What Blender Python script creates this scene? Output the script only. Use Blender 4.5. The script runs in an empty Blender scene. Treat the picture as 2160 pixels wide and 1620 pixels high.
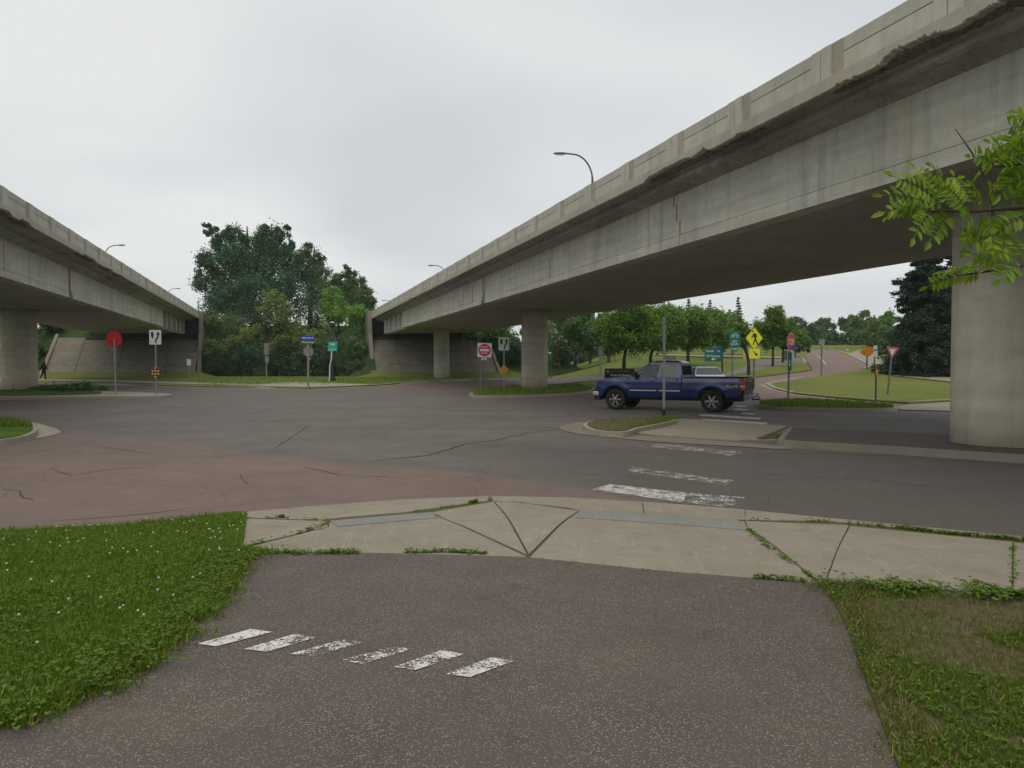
import bpy, bmesh, math, random
import numpy as np
from mathutils import Vector, Matrix, geometry, noise as mnoise
random.seed(7); rng = np.random.default_rng(7)
R = math.radians
C = bpy.context.scene.collection
sc = bpy.context.scene
# ------------------------------------------------------------ camera
EYE = 1.6; F = 1600.0; PIT = -R(1.54)
cam = bpy.data.objects.new('camera', bpy.data.cameras.new('camera')); C.objects.link(cam)
cam.location = (0, 0, EYE); cam.rotation_euler = (R(90) + PIT, 0, 0)
cam.data.sensor_width = 36; cam.data.lens = 36 * F / 2160; cam.data.clip_end = 3000; cam.data.clip_start = 0.05
sc.camera = cam
# ------------------------------------------------------------ world, sun, exposure
SUN_EL, SUN_AZ = R(62), R(195)          # sun behind clouds, back left
w = bpy.data.worlds.new('World'); sc.world = w; w.use_nodes = True
nt = w.node_tree; nt.nodes.clear(); N = nt.nodes.new; L = nt.links.new
out = N('ShaderNodeOutputWorld'); mix = N('ShaderNodeMixShader'); b1 = N('ShaderNodeBackground'); b2 = N('ShaderNodeBackground')
sky = N('ShaderNodeTexSky'); sky.sky_type = 'NISHITA'; sky.sun_disc = False; sky.sun_elevation = SUN_EL; sky.sun_rotation = SUN_AZ
L(sky.outputs[0], b1.inputs[0]); b1.inputs[1].default_value = 0.10
tc = N('ShaderNodeTexCoord'); sep = N('ShaderNodeSeparateXYZ'); L(tc.outputs['Generated'], sep.inputs[0])
ad = N('ShaderNodeMath'); ad.operation = 'ADD'; ad.inputs[1].default_value = 0.22; L(sep.outputs[2], ad.inputs[0])
mx = N('ShaderNodeMath'); mx.operation = 'MAXIMUM'; mx.inputs[1].default_value = 0.08; L(ad.outputs[0], mx.inputs[0])
dv = N('ShaderNodeVectorMath'); dv.operation = 'DIVIDE'; L(tc.outputs['Generated'], dv.inputs[0])
cb = N('ShaderNodeCombineXYZ'); [L(mx.outputs[0], cb.inputs[i]) for i in range(3)]; L(cb.outputs[0], dv.inputs[1])
mp = N('ShaderNodeMapping'); mp.inputs['Scale'].default_value = (1.0, 1.0, 1); mp.inputs['Rotation'].default_value = (0, 0, 0.5); mp.inputs['Location'].default_value = (1.3, 0.4, 0)
L(dv.outputs[0], mp.inputs[0])
nz = N('ShaderNodeTexNoise'); nz.inputs['Scale'].default_value = 1.25; nz.inputs['Detail'].default_value = 5; nz.inputs['Roughness'].default_value = 0.34; nz.inputs['Distortion'].default_value = 0.2
L(mp.outputs[0], nz.inputs['Vector'])
rp = N('ShaderNodeValToRGB'); e = rp.color_ramp.elements
e[0].position = 0.36; e[0].color = (0.625, 0.65, 0.672, 1); e[1].position = 0.66; e[1].color = (0.80, 0.81, 0.80, 1)
L(nz.outputs[0], rp.inputs[0]); L(rp.outputs[0], b2.inputs[0]); b2.inputs[1].default_value = 1.06
mix.inputs[0].default_value = 0.93; L(b1.outputs[0], mix.inputs[1]); L(b2.outputs[0], mix.inputs[2]); L(mix.outputs[0], out.inputs[0])
sd = bpy.data.lights.new('sun', 'SUN'); sd.energy = 1.5; sd.angle = R(70); sd.color = (1, 0.92, 0.78)
so = bpy.data.objects.new('sun', sd); C.objects.link(so)
sdir = Vector((math.sin(SUN_AZ) * math.cos(SUN_EL), math.cos(SUN_AZ) * math.cos(SUN_EL), math.sin(SUN_EL)))
so.rotation_euler = sdir.to_track_quat('Z', 'Y').to_euler()
sc.view_settings.view_transform = 'Standard'; sc.view_settings.look = 'None'; sc.view_settings.exposure = 0.0; sc.view_settings.gamma = 1
sc.render.engine = 'CYCLES'
# ------------------------------------------------------------ terrain
SH = 0.304                                # the bridges run along (-SH, 1)
def sm(a, b, t):
    t = min(1, max(0, (t - a) / (b - a))); return t * t * (3 - 2 * t)
HY = [0, 36, 45, 55, 65, 80, 100, 140, 180, 400, 3000]; HZ = [0, 0, .2, .75, 1.2, 1.95, 2.95, 4.95, 5.6, 6, 6]
def H(x, y):
    X0 = x + SH * y
    z = -.15 + .25 * sm(57, 82, y) + float(np.interp(y, HY, HZ)) * sm(.03, .17, x / max(y, 1))
    y0 = 82 + 7.5 * (sm(-9.2, -7.6, X0) - sm(7.8, 9.6, X0))
    e = min((y - y0) * .74, (35 - X0) * .6, (X0 + 38) * .6)
    return max(z, .05 + min(max(e, -1), 6.6)) if e > -.3 else z
cp, sp = math.cos(PIT), math.sin(PIT)
def ray(px, py):
    u = (px - 1080) / F; v = (810 - py) / F
    return Vector((u, cp - v * sp, sp + v * cp))
def P(px, py, off=0.0):                   # photograph pixel -> point on the terrain
    d = ray(px, py); t0 = 1.0; prev = 1.0
    t = 1.0
    while t < 420:
        z = EYE + d.z * t
        if z < H(d.x * t, d.y * t) + off:
            lo, hi = prev, t
            for _ in range(24):
                m = (lo + hi) / 2
                if EYE + d.z * m < H(d.x * m, d.y * m) + off: hi = m
                else: lo = m
            return Vector((d.x * hi, d.y * hi, H(d.x * hi, d.y * hi) + off))
        prev = t; t += max(.05, t * .01)
    return Vector((d.x * t, d.y * t, EYE + d.z * t))
def Pd(px, py, y):                        # pixel at a given distance
    d = ray(px, py); t = y / d.y
    return Vector((d.x * t, y, EYE + d.z * t))
# ------------------------------------------------------------ object helpers
def tag(o, label=None, cat=None, group=None, kind=None):
    if label: o['label'] = label
    if cat: o['category'] = cat
    if group: o['group'] = group
    if kind: o['kind'] = kind
    return o
def empty(name, loc, rz=0, **k):
    o = bpy.data.objects.new(name, None); C.objects.link(o); o.location = loc; o.rotation_euler = (0, 0, rz); o.empty_display_size = .3
    return tag(o, **k)
def link(name, me, parent=None):
    o = bpy.data.objects.new(name, me); C.objects.link(o)
    if parent: o.parent = parent
    return o
def npmesh(name, verts, n, mat, parent=None, smooth=False):
    V = np.asarray(verts, dtype=np.float32).reshape(-1, 3); nf = len(V) // n
    me = bpy.data.meshes.new(name); me.vertices.add(len(V)); me.vertices.foreach_set('co', V.ravel())
    me.loops.add(nf * n); me.loops.foreach_set('vertex_index', np.arange(nf * n, dtype=np.int32))
    me.polygons.add(nf); me.polygons.foreach_set('loop_start', np.arange(0, nf * n, n, dtype=np.int32))
    me.update(calc_edges=True); me.materials.append(mat)
    return link(name, me, parent)
class MB:
    def __init__(s): s.v = []; s.f = []; s.m = []; s.sm = []
    def add(s, v, f, m=0, smooth=False):
        k = len(s.v); s.v += [tuple(p) for p in v]; s.f += [tuple(i + k for i in q) for q in f]; s.m += [m] * len(f); s.sm += [smooth] * len(f); return s
    def box(s, x0, x1, y0, y1, z0, z1, m=0):
        v = [(x, y, z) for z in (z0, z1) for y in (y0, y1) for x in (x0, x1)]
        return s.add(v, [(0, 2, 3, 1), (4, 5, 7, 6), (0, 1, 5, 4), (2, 6, 7, 3), (0, 4, 6, 2), (1, 3, 7, 5)], m)
    def hexa(s, v, m=0):                  # 8 points: bottom 4 ccw, top 4 ccw
        return s.add(v, [(3, 2, 1, 0), (4, 5, 6, 7), (0, 1, 5, 4), (1, 2, 6, 5), (2, 3, 7, 6), (3, 0, 4, 7)], m)
    def tube(s, pts, r, n=8, m=0, smooth=True, caps=True):
        pts = [Vector(p) for p in pts]; rs = r if isinstance(r, (list, tuple)) else [r] * len(pts)
        rings = []; up = None
        for i, p in enumerate(pts):
            d = (pts[min(i + 1, len(pts) - 1)] - pts[max(i - 1, 0)]).normalized()
            if up is None: up = Vector((0, 0, 1)) if abs(d.z) < .9 else Vector((1, 0, 0))
            a = d.cross(up).normalized(); b = a.cross(d).normalized(); up = b
            rings.append([p + (a * math.cos(t) + b * math.sin(t)) * rs[i] for t in [2 * math.pi * j / n for j in range(n)]])
        v = [q for g in rings for q in g]; f = []
        for i in range(len(pts) - 1):
            for j in range(n): f.append((i * n + j, i * n + (j + 1) % n, (i + 1) * n + (j + 1) % n, (i + 1) * n + j))
        s.add(v, f, m, smooth)
        if caps: s.add(rings[0], [tuple(range(n))][::1], m); s.add(rings[-1], [tuple(reversed(range(n)))], m)
        return s
    def lathe(s, prof, n=24, axis='z', c=(0, 0, 0), m=0, smooth=True, closed=False):
        v = []; f = []; k = len(prof)
        for j in range(n):
            t = 2 * math.pi * j / n
            for r, h in prof:
                q = (r * math.cos(t), r * math.sin(t), h) if axis == 'z' else (r * math.cos(t), h, r * math.sin(t))
                v.append((q[0] + c[0], q[1] + c[1], q[2] + c[2]))
        for j in range(n):
            for i in range(k - (0 if closed else 1)):
                a = j * k + i; b = j * k + (i + 1) % k; c2 = ((j + 1) % n) * k + (i + 1) % k; d = ((j + 1) % n) * k + i
                f.append((a, b, c2, d))
        return s.add(v, f, m, smooth)
    def plate(s, pts, y0, y1, m=0):       # polygon in the xz plane given thickness
        n = len(pts); v = [(x, y0, z) for x, z in pts] + [(x, y1, z) for x, z in pts]
        f = [tuple(range(n)), tuple(reversed(range(n, 2 * n)))] + [(i, i + n, (i + 1) % n + n, (i + 1) % n) for i in range(n)]
        return s.add(v, f, m)
    def build(s, name, mats, parent=None, bevel=0, recalc=True):
        me = bpy.data.meshes.new(name); me.from_pydata(s.v, [], s.f)
        for q in (mats if isinstance(mats, (list, tuple)) else [mats]): me.materials.append(q)
        me.polygons.foreach_set('material_index', s.m); me.polygons.foreach_set('use_smooth', s.sm)
        bm = bmesh.new(); bm.from_mesh(me)
        if recalc: bmesh.ops.recalc_face_normals(bm, faces=bm.faces)
        if bevel:
            bmesh.ops.remove_doubles(bm, verts=bm.verts, dist=1e-5)
            es = [e for e in bm.edges if len(e.link_faces) == 2 and e.calc_face_angle(0) > .6]
            bmesh.ops.bevel(bm, geom=es, offset=bevel, segments=2, affect='EDGES', profile=.6)
        bm.to_mesh(me); bm.free()
        return link(name, me, parent)
# ------------------------------------------------------------ materials
class G:                                  # tiny node graph helper
    def __init__(s, name):
        s.mat = bpy.data.materials.new(name); s.mat.use_nodes = True; s.t = s.mat.node_tree
        s.b = s.t.nodes['Principled BSDF']; s.o = s.t.nodes['Material Output']; s.co = s.n('ShaderNodeTexCoord').outputs['Object']
    def n(s, k, **p):
        q = s.t.nodes.new(k)
        for a, b in p.items(): setattr(q, a, b)
        return q
    def l(s, a, b): s.t.links.new(a, b)
    def mapv(s, sc, loc=(0, 0, 0)):
        q = s.n('ShaderNodeMapping'); q.inputs['Scale'].default_value = sc; q.inputs['Location'].default_value = loc; s.l(s.co, q.inputs[0]); return q.outputs[0]
    def noise(s, scale, detail=3, rough=.55, vec=None, dist=0):
        q = s.n('ShaderNodeTexNoise'); q.inputs['Scale'].default_value = scale; q.inputs['Detail'].default_value = detail; q.inputs['Roughness'].default_value = rough; q.inputs['Distortion'].default_value = dist
        s.l(vec or s.co, q.inputs['Vector']); return q.outputs[0]
    def vor(s, scale, feat='F1', out='Distance', vec=None, rnd=1):
        q = s.n('ShaderNodeTexVoronoi', feature=feat); q.inputs['Scale'].default_value = scale; q.inputs['Randomness'].default_value = rnd
        s.l(vec or s.co, q.inputs['Vector']); return q.outputs[out]
    def ramp(s, fac, a, b, ca=(0, 0, 0), cb=(1, 1, 1)):
        q = s.n('ShaderNodeValToRGB'); e = q.color_ramp.elements; e[0].position = a; e[1].position = b
        e[0].color = (*ca, 1); e[1].color = (*cb, 1); s.l(fac, q.inputs[0]); return q.outputs[0]
    def mix(s, fac, a, b, mode='MIX'):
        q = s.n('ShaderNodeMix', data_type='RGBA', blend_type=mode)
        for v, i in ((fac, 0), (a, 6), (b, 7)):
            if isinstance(v, (int, float)): q.inputs[i].default_value = v
            elif isinstance(v, tuple): q.inputs[i].default_value = (*v, 1)
            else: s.l(v, q.inputs[i])
        return q.outputs[2]
    def math(s, op, a, b=0.0):
        q = s.n('ShaderNodeMath', operation=op)
        for v, i in ((a, 0), (b, 1)):
            if isinstance(v, (int, float)): q.inputs[i].default_value = v
            else: s.l(v, q.inputs[i])
        return q.outputs[0]
    def warp(s, scale, amt):
        q = s.n('ShaderNodeTexNoise'); q.inputs['Scale'].default_value = scale; q.inputs['Detail'].default_value = 4; s.l(s.co, q.inputs['Vector'])
        a = s.n('ShaderNodeVectorMath', operation='MULTIPLY_ADD'); s.l(q.outputs['Color'], a.inputs[0]); a.inputs[1].default_value = (amt,) * 3; s.l(s.co, a.inputs[2]); return a.outputs[0]
    def var(s, col, scale, amt, detail=4, vec=None):   # multiply by 1 +- amt noise
        return s.mix(1.0, col, s.ramp(s.noise(scale, detail, .6, vec), .25, .75, (1 - amt,) * 3, (1 + amt,) * 3), 'MULTIPLY')
    def fin(s, col, rough=.85, bump=None, bs=.3, bd=.01, spec=.3, metal=0):
        if isinstance(col, tuple): s.b.inputs['Base Color'].default_value = (*col, 1)
        else: s.l(col, s.b.inputs['Base Color'])
        if isinstance(rough, (int, float)): s.b.inputs['Roughness'].default_value = rough
        else: s.l(rough, s.b.inputs['Roughness'])
        s.b.inputs['Specular IOR Level'].default_value = spec; s.b.inputs['Metallic'].default_value = metal
        if bump is not None:
            q = s.n('ShaderNodeBump'); q.inputs['Strength'].default_value = bs; q.inputs['Distance'].default_value = bd; s.l(bump, q.inputs['Height']); s.l(q.outputs[0], s.b.inputs['Normal'])
        return s.mat
M = {}
def plain(name, col, rough=.5, metal=0, spec=.4, amt=.12, scale=6):
    g = G(name); M[name] = g.fin(g.var(col, scale, amt), rough, None, spec=spec, metal=metal); return M[name]
def asphalt(name, base, stone, fine=70, sp=(.05, .26), big=.16, red=False, tan=False):
    g = G(name)
    c = g.var(g.var(base, .35, big, 3), 2.2, big * .6, 4)
    if red:
        at = g.n('ShaderNodeAttribute', attribute_name='red').outputs['Fac']
        dk_ = g.n('ShaderNodeAttribute', attribute_name='dark').outputs['Fac']; c = g.mix(g.ramp(g.math('ADD', dk_, g.math('MULTIPLY', g.math('SUBTRACT', g.noise(1.2, 5, .6), .5), .4)), .2, .8, (0, 0, 0), (.85,) * 3), c, (.078, .071, .064))
        trk = g.ramp(g.noise(1.0, 4, .55, g.mapv((.10, .9, 1), (2, 1, 0))), .44, .66); c = g.mix(g.math('MULTIPLY', trk, .35), c, (.075, .068, .062))
        f = g.ramp(g.math('ADD', at, g.math('MULTIPLY', g.math('SUBTRACT', g.noise(.8, 5, .65), .5), .55)), .38, .66)
        rc = g.var(g.var((.160, .110, .090), .5, .14, 3), 3, .1, 4)
        band = g.ramp(g.noise(.16, 3, .5, g.mapv((.35, 1.5, 1))), .45, .62)
        rc = g.mix(g.math('MULTIPLY', band, .6), rc, (.122, .098, .094))
        c = g.mix(f, c, rc)
    if tan:
        c = g.mix(g.math('MULTIPLY', g.ramp(g.noise(2.3, 4, .6, g.mapv((1, 1, 1), (9, 1, 0)), dist=.6), .63, .70), .4), c, (.045, .038, .03))
        c = g.mix(g.math('MULTIPLY', g.ramp(g.noise(.7, 6, .65, g.mapv((1, 1.8, 1), (2, 5, 0))), .52, .70), .3), c, (.15, .13, .10))
    c = g.mix(1.0, c, g.ramp(g.noise(fine * 1.6, 2, .5), .32, .68, (.6,) * 3, (1.45,) * 3), 'MULTIPLY')
    spk = g.vor(fine, 'F1', 'Distance'); col = g.vor(fine, 'F1', 'Color')
    sx = g.n('ShaderNodeSeparateColor'); g.l(col, sx.inputs[0])
    pick = g.ramp(sx.outputs[0], .60, .72)
    dot = g.ramp(spk, .30, .50, (1, 1, 1), (0, 0, 0))
    c = g.mix(g.math('MULTIPLY', g.math('MULTIPLY', pick, dot), g.ramp(g.noise(1.7, 5, .7), .32, .68, (.25,) * 3, (.72,) * 3)), c, stone)
    c = g.mix(g.math('MULTIPLY', g.ramp(g.noise(fine * 1.3, 2), .3, .48, (1, 1, 1), (0, 0, 0)), .45), c, tuple(v * .45 for v in base))
    ck = g.ramp(g.vor(.22, 'DISTANCE_TO_EDGE', vec=g.warp(1.1, .9)), 0, .0030, (1, 1, 1), (0, 0, 0))
    c = g.mix(g.math('MULTIPLY', ck, .0 if not red else .35), c, (.025, .022, .02))
    M[name] = g.fin(c, g.ramp(g.noise(1.3, 4), .3, .8, (.72,) * 3, (.92,) * 3), g.noise(fine, 3, .7), .55, .008, spec=.3); return M[name]
asphalt('path_asphalt', (.095, .080, .067), (.44, .40, .35), 105, big=.14, tan=True)
asphalt('road_asphalt', (.118, .105, .094), (.26, .235, .205), 70, big=.2, red=True)
asphalt('dark_asphalt', (.060, .052, .044), (.16, .15, .13), 60)
asphalt('red_asphalt', (.175, .122, .102), (.24, .17, .15), 50, big=.10)
asphalt('grey_asphalt', (.15, .135, .125), (.24, .22, .2), 50, big=.10)
def concrete(name, base, streak=0, stain=.25, fine=28, grain=.08, form=0, brown=.35, slab=False):
    g = G(name)
    c = g.var(g.var(base, .45, .13, 5), 3.5, .09, 5)
    c = g.mix(g.math('MULTIPLY', g.ramp(g.noise(.9, 6, .7, dist=.6), .52, .72), stain), c, tuple(v * .5 for v in base))
    c = g.mix(g.math('MULTIPLY', g.ramp(g.noise(.55, 5, .6, g.mapv((1, 1, 1), (9, 4, 2))), .5, .75), brown), c, (base[0] * 1.02, base[1] * .86, base[2] * .66))
    if streak:
        st = g.ramp(g.noise(2.6, 5, .62, g.mapv((1, 1, .10))), .50, .74)
        c = g.mix(g.math('MULTIPLY', st, streak), c, (base[0] * .28, base[1] * .31, base[2] * .30))
        st2 = g.ramp(g.noise(1.1, 5, .6, g.mapv((1, 1, .22), (3, 7, 1))), .58, .78)
        c = g.mix(g.math('MULTIPLY', st2, streak * .7), c, (base[0] * .5, base[1] * .47, base[2] * .42))
    if form:
        wv = g.noise(7, 2, .4, g.mapv((form[0], form[1], form[2])))
        c = g.mix(1.0, c, g.ramp(wv, .3, .7, (.9,) * 3, (1.07,) * 3), 'MULTIPLY')
    if name == 'overhang_concrete':
        c = g.mix(g.math('MULTIPLY', g.ramp(g.noise(.5, 6, .65, g.mapv((1, .5, 1), (3, 1, 0)), dist=.8), .50, .66), .55), c, (.12, .12, .112))
        c = g.mix(g.math('MULTIPLY', g.ramp(g.noise(4, 6, .75, g.mapv((2, .6, 1), (3, 1, 0)), dist=1.5), .60, .68), .5), c, (.42, .42, .40))
    if slab:
        c = g.mix(g.math('MULTIPLY', g.ramp(g.noise(2.2, 7, .7, g.mapv((1, 1, 1), (4, 4, 0))), .50, .68), .35), c, tuple(v * .62 for v in base))
        sv = g.vor(26, 'F1', 'Color'); sx = g.n('ShaderNodeSeparateColor'); g.l(sv, sx.inputs[0]); d_ = g.ramp(g.vor(26), .12, .24, (1, 1, 1), (0, 0, 0))
        c = g.mix(g.math('MULTIPLY', g.math('MULTIPLY', g.ramp(sx.outputs[0], .90, .93), d_), .75), c, tuple(v * .3 for v in base))
        c = g.mix(g.math('MULTIPLY', g.ramp(g.noise(3.0, 3, .5, g.mapv((1, .25, 1), (7, 2, 0)), dist=2.5), .60, .615), g.math('MULTIPLY', g.ramp(g.noise(3.0, 3, .5, g.mapv((1, .25, 1), (7, 2, 0)), dist=2.5), .615, .63, (1, 1, 1), (0, 0, 0)), .4)), c, (.42, .40, .35))
    c = g.var(c, fine, grain, 3)
    M[name] = g.fin(c, .9, g.noise(fine * 1.5, 4, .6), .25, .006, spec=.2); return M[name]
concrete('parapet_concrete', (.44, .43, .365), streak=.30, stain=.22)
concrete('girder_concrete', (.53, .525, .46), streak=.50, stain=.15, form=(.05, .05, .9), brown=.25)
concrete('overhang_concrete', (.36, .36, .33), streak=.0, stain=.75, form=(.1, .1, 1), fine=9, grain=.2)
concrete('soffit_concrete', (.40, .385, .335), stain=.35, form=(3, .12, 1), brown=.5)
concrete('column_concrete', (.43, .40, .325), streak=.25, stain=.2, brown=.55, form=(.05, .05, .5))
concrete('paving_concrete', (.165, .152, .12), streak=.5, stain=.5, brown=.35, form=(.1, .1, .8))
concrete('fascia_concrete', (.38, .36, .30), streak=.2, stain=.45, brown=.6)
concrete('strip_concrete', (.33, .315, .26), streak=.5, stain=.3)
concrete('slab_concrete', (.258, .232, .182), stain=.3, fine=60, grain=.2, brown=.35, slab=True)
concrete('kerb_concrete', (.30, .275, .22), stain=.3, fine=50, grain=.12, brown=.4)
concrete('old_concrete', (.20, .18, .148), stain=.3, fine=50, grain=.12)
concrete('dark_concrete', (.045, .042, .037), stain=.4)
concrete('spalled_concrete', (.17, .16, .145), stain=.8, fine=14, grain=.4)
concrete('tactile_concrete', (.225, .225, .208), stain=.15, fine=60, brown=.1)
plain('joint_dark', (.018, .015, .012), .9)
plain('crack', (.032, .028, .025), .95)
plain('galvanised', (.27, .28, .27), .45, .6)
plain('old_steel', (.16, .17, .16), .55, .5)
plain('sign_back', (.22, .23, .22), .5, .5)
plain('white_sheet', (.62, .63, .62), .45); plain('red_sheet', (.50, .012, .02), .45); plain('green_sheet', (.004, .125, .085), .45)
plain('light_green_sheet', (.02, .30, .23), .45); plain('blue_sheet', (.015, .05, .33), .45); plain('yellow_sheet', (.62, .66, .01), .45)
plain('amber_sheet', (.62, .27, .01), .45); plain('orange_sheet', (.60, .22, .008), .45); plain('black_sheet', (.012, .012, .012), .5); plain('peach_sheet', (.65, .33, .16), .5)
plain('weathered_pink', (.34, .10, .10), .6); plain('black_metal', (.012, .014, .014), .5); plain('lamp_metal', (.10, .105, .11), .45, .5)
plain('lamp_glass', (.55, .57, .55), .3); plain('dark_board', (.02, .022, .018), .6); plain('yellow_paint', (.6, .42, .03), .6)
plain('bark', (.055, .042, .032), .95, amt=.4); plain('twig', (.07, .055, .04), .9, amt=.3); plain('dark_bark', (.03, .025, .02), .95, amt=.3)
def leafmat(name, a, b, c=None, sc1=.5, trans=.28):
    g = G(name)
    gi = g.n('ShaderNodeNewGeometry').outputs['Random Per Island']
    col = g.mix(g.ramp(g.noise(sc1, 3), .36, .64), a, b)
    col = g.mix(g.ramp(gi, .15, .95), tuple(v * .75 for v in a), col)
    if c: col = g.mix(g.ramp(gi, .86, .9), col, c)
    d = g.n('ShaderNodeBsdfDiffuse'); t = g.n('ShaderNodeBsdfTranslucent'); gl = g.n('ShaderNodeBsdfGlossy'); gl.inputs['Roughness'].default_value = .45; gl.inputs['Color'].default_value = (.8, .85, .85, 1)
    g.l(col, d.inputs[0]); g.l(g.mix(1.0, col, (1.1, 1.25, .5), 'MULTIPLY'), t.inputs[0])
    m1 = g.n('ShaderNodeMixShader'); m1.inputs[0].default_value = trans; g.l(d.outputs[0], m1.inputs[1]); g.l(t.outputs[0], m1.inputs[2])
    m2 = g.n('ShaderNodeMixShader'); m2.inputs[0].default_value = .025; g.l(m1.outputs[0], m2.inputs[1]); g.l(gl.outputs[0], m2.inputs[2])
    g.l(m2.outputs[0], g.o.inputs[0]); g.t.nodes.remove(g.b); M[name] = g.mat; return g.mat
leafmat('dark_leaves', (0.058, 0.150, 0.070), (0.105, 0.215, 0.085))
leafmat('mid_leaves', (0.102, 0.189, 0.055), (0.167, 0.275, 0.072))
leafmat('bright_leaves', (0.160, 0.319, 0.046), (0.261, 0.435, 0.065))
leafmat('yellow_leaves', (0.160, 0.232, 0.058), (0.319, 0.377, 0.087))
leafmat('maple_leaves', (0.123, 0.232, 0.046), (0.217, 0.341, 0.065))
leafmat('grey_leaves', (0.080, 0.165, 0.068), (0.130, 0.230, 0.085))
leafmat('needles', (0.026, 0.054, 0.034), (0.045, 0.080, 0.048), trans=.05)
leafmat('blossom', (0.161, 0.207, 0.138), (0.345, 0.391, 0.299), (0.517, 0.552, 0.483))
leafmat('near_leaves', (0.140, 0.250, 0.012), (0.330, 0.440, 0.030), trans=.45, sc1=6)
leafmat('grass_blades', (0.109, 0.190, 0.011), (0.190, 0.282, 0.021), (0.253, 0.265, 0.069), sc1=1.2)
leafmat('clover_leaves', (0.098, 0.178, 0.016), (0.149, 0.247, 0.023), sc1=2)
leafmat('dry_blades', (0.196, 0.172, 0.057), (0.149, 0.184, 0.046), (0.345, 0.287, 0.127), sc1=2)
leafmat('ivy_leaves', (0.065, 0.150, 0.036), (0.115, 0.220, 0.050), sc1=1)
plain('petal', (.44, .45, .34), .8)
g = G('lawn'); c = g.mix(g.ramp(g.noise(.10, 4), .38, .62), (.085, .135, .022), (.150, .168, .038)); c = g.mix(g.math('MULTIPLY', g.ramp(g.noise(.6, 6, .7), .45, .7), .7), c, (.145, .14, .05))
c = g.var(c, 9, .22); M['lawn'] = g.fin(c, .95, g.noise(30, 3), .5, .03, spec=.1)
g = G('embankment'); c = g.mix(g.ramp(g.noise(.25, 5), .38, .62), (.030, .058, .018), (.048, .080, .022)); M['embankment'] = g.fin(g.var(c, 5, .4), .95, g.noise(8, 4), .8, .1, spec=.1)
g = G('turf'); c = g.mix(g.ramp(g.noise(.9, 5), .4, .62), (.05, .10, .012), (.08, .13, .018)); c = g.mix(g.math('MULTIPLY', g.ramp(g.noise(1.4, 5, .6), .56, .72), .6), c, (.085, .062, .035))
M['turf'] = g.fin(g.var(c, 40, .35), .95, g.noise(60, 3), .6, .02, spec=.1)
g = G('dirt'); c = g.mix(g.ramp(g.noise(.8, 5, .7), .4, .62), (.120, .098, .062), (.075, .088, .028)); M['dirt'] = g.fin(g.var(c, 30, .3), .95, g.noise(50, 4), .7, .015, spec=.1)
def paint(name, lo, hi, col=(.60, .59, .55), sc1=45, sc2=5):
    g = G(name); c = g.var(col, 20, .12)
    f = g.math('ADD', g.math('MULTIPLY', g.noise(sc1, 3, .6), .62), g.math('MULTIPLY', g.noise(sc2, 3, .6), .38))
    f = g.ramp(f, lo, hi)
    tr = g.n('ShaderNodeBsdfTransparent'); ms = g.n('ShaderNodeMixShader'); g.fin(c, .8, spec=.2)
    g.l(f, ms.inputs[0]); g.l(tr.outputs[0], ms.inputs[1]); g.l(g.b.outputs[0], ms.inputs[2]); g.l(ms.outputs[0], g.o.inputs[0]); M[name] = g.mat
paint('fresh_paint', .40, .47, sc1=70); paint('worn_paint', .46, .53, sc1=80, sc2=7); paint('worn_paint_b', .49, .55, sc1=80, sc2=7); paint('very_worn_paint', .52, .60); paint('faint_paint', .60, .66, sc2=3); paint('road_paint', .36, .50, (.5, .5, .48))
# ------------------------------------------------------------ ground pieces
def resample(poly, step):
    o = []
    for i in range(len(poly)):
        a = Vector(poly[i][:2]); b = Vector(poly[(i + 1) % len(poly)][:2]); n = max(1, int((b - a).length / step))
        o += [a.lerp(b, k / n) for k in range(n)]
    return o
def cdt(poly, step):
    bnd = resample(poly, step); n = len(bnd)
    xs = [p.x for p in bnd]; ys = [p.y for p in bnd]
    pts = list(bnd)
    gx = np.arange(min(xs), max(xs), step); gy = np.arange(min(ys), max(ys), step)
    if len(gx) * len(gy) < 60000:
        for a in gx:
            for b in gy: pts.append(Vector((a + .13 * step, b + .17 * step)))
    r = geometry.delaunay_2d_cdt(pts, [(i, (i + 1) % n) for i in range(n)], [], 1, 1e-4)
    return r[0], r[2], bnd
def W2(pts, off=0):                       # list of pixels or ('w', x, y)
    o = []
    for p in pts:
        if p[0] == 'w': o.append(Vector((p[1], p[2])))
        else: q = P(p[0], p[1], off); o.append(Vector((q.x, q.y)))
    return o
def patch(name, poly, off, mat, step=1.5, skirt=0, zf=None, parent=None, hfun=None):
    zf = zf or (lambda x, y: H(x, y) + off)
    v, f, bnd = cdt(poly, step)
    verts = [(p.x, p.y, zf(p.x, p.y)) for p in v]; b = MB(); b.add(verts, [tuple(q) for q in f])
    ob = MB.build(b, name, mat, parent, recalc=False)
    me = ob.data
    if skirt:
        bm = bmesh.new(); bm.from_mesh(me)
        if sum(q.normal.z for q in bm.faces) < 0: bmesh.ops.reverse_faces(bm, faces=bm.faces)
        ed = [x for x in bm.edges if x.is_boundary]
        ge = bmesh.ops.extrude_edge_only(bm, edges=ed)['geom']
        for q in ge:
            if isinstance(q, bmesh.types.BMVert): q.co.z -= skirt
        bmesh.ops.recalc_face_normals(bm, faces=bm.faces); bm.to_mesh(me); bm.free()
    if kind_struct: tag(ob, kind='structure')
    return ob
kind_struct = True
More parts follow.
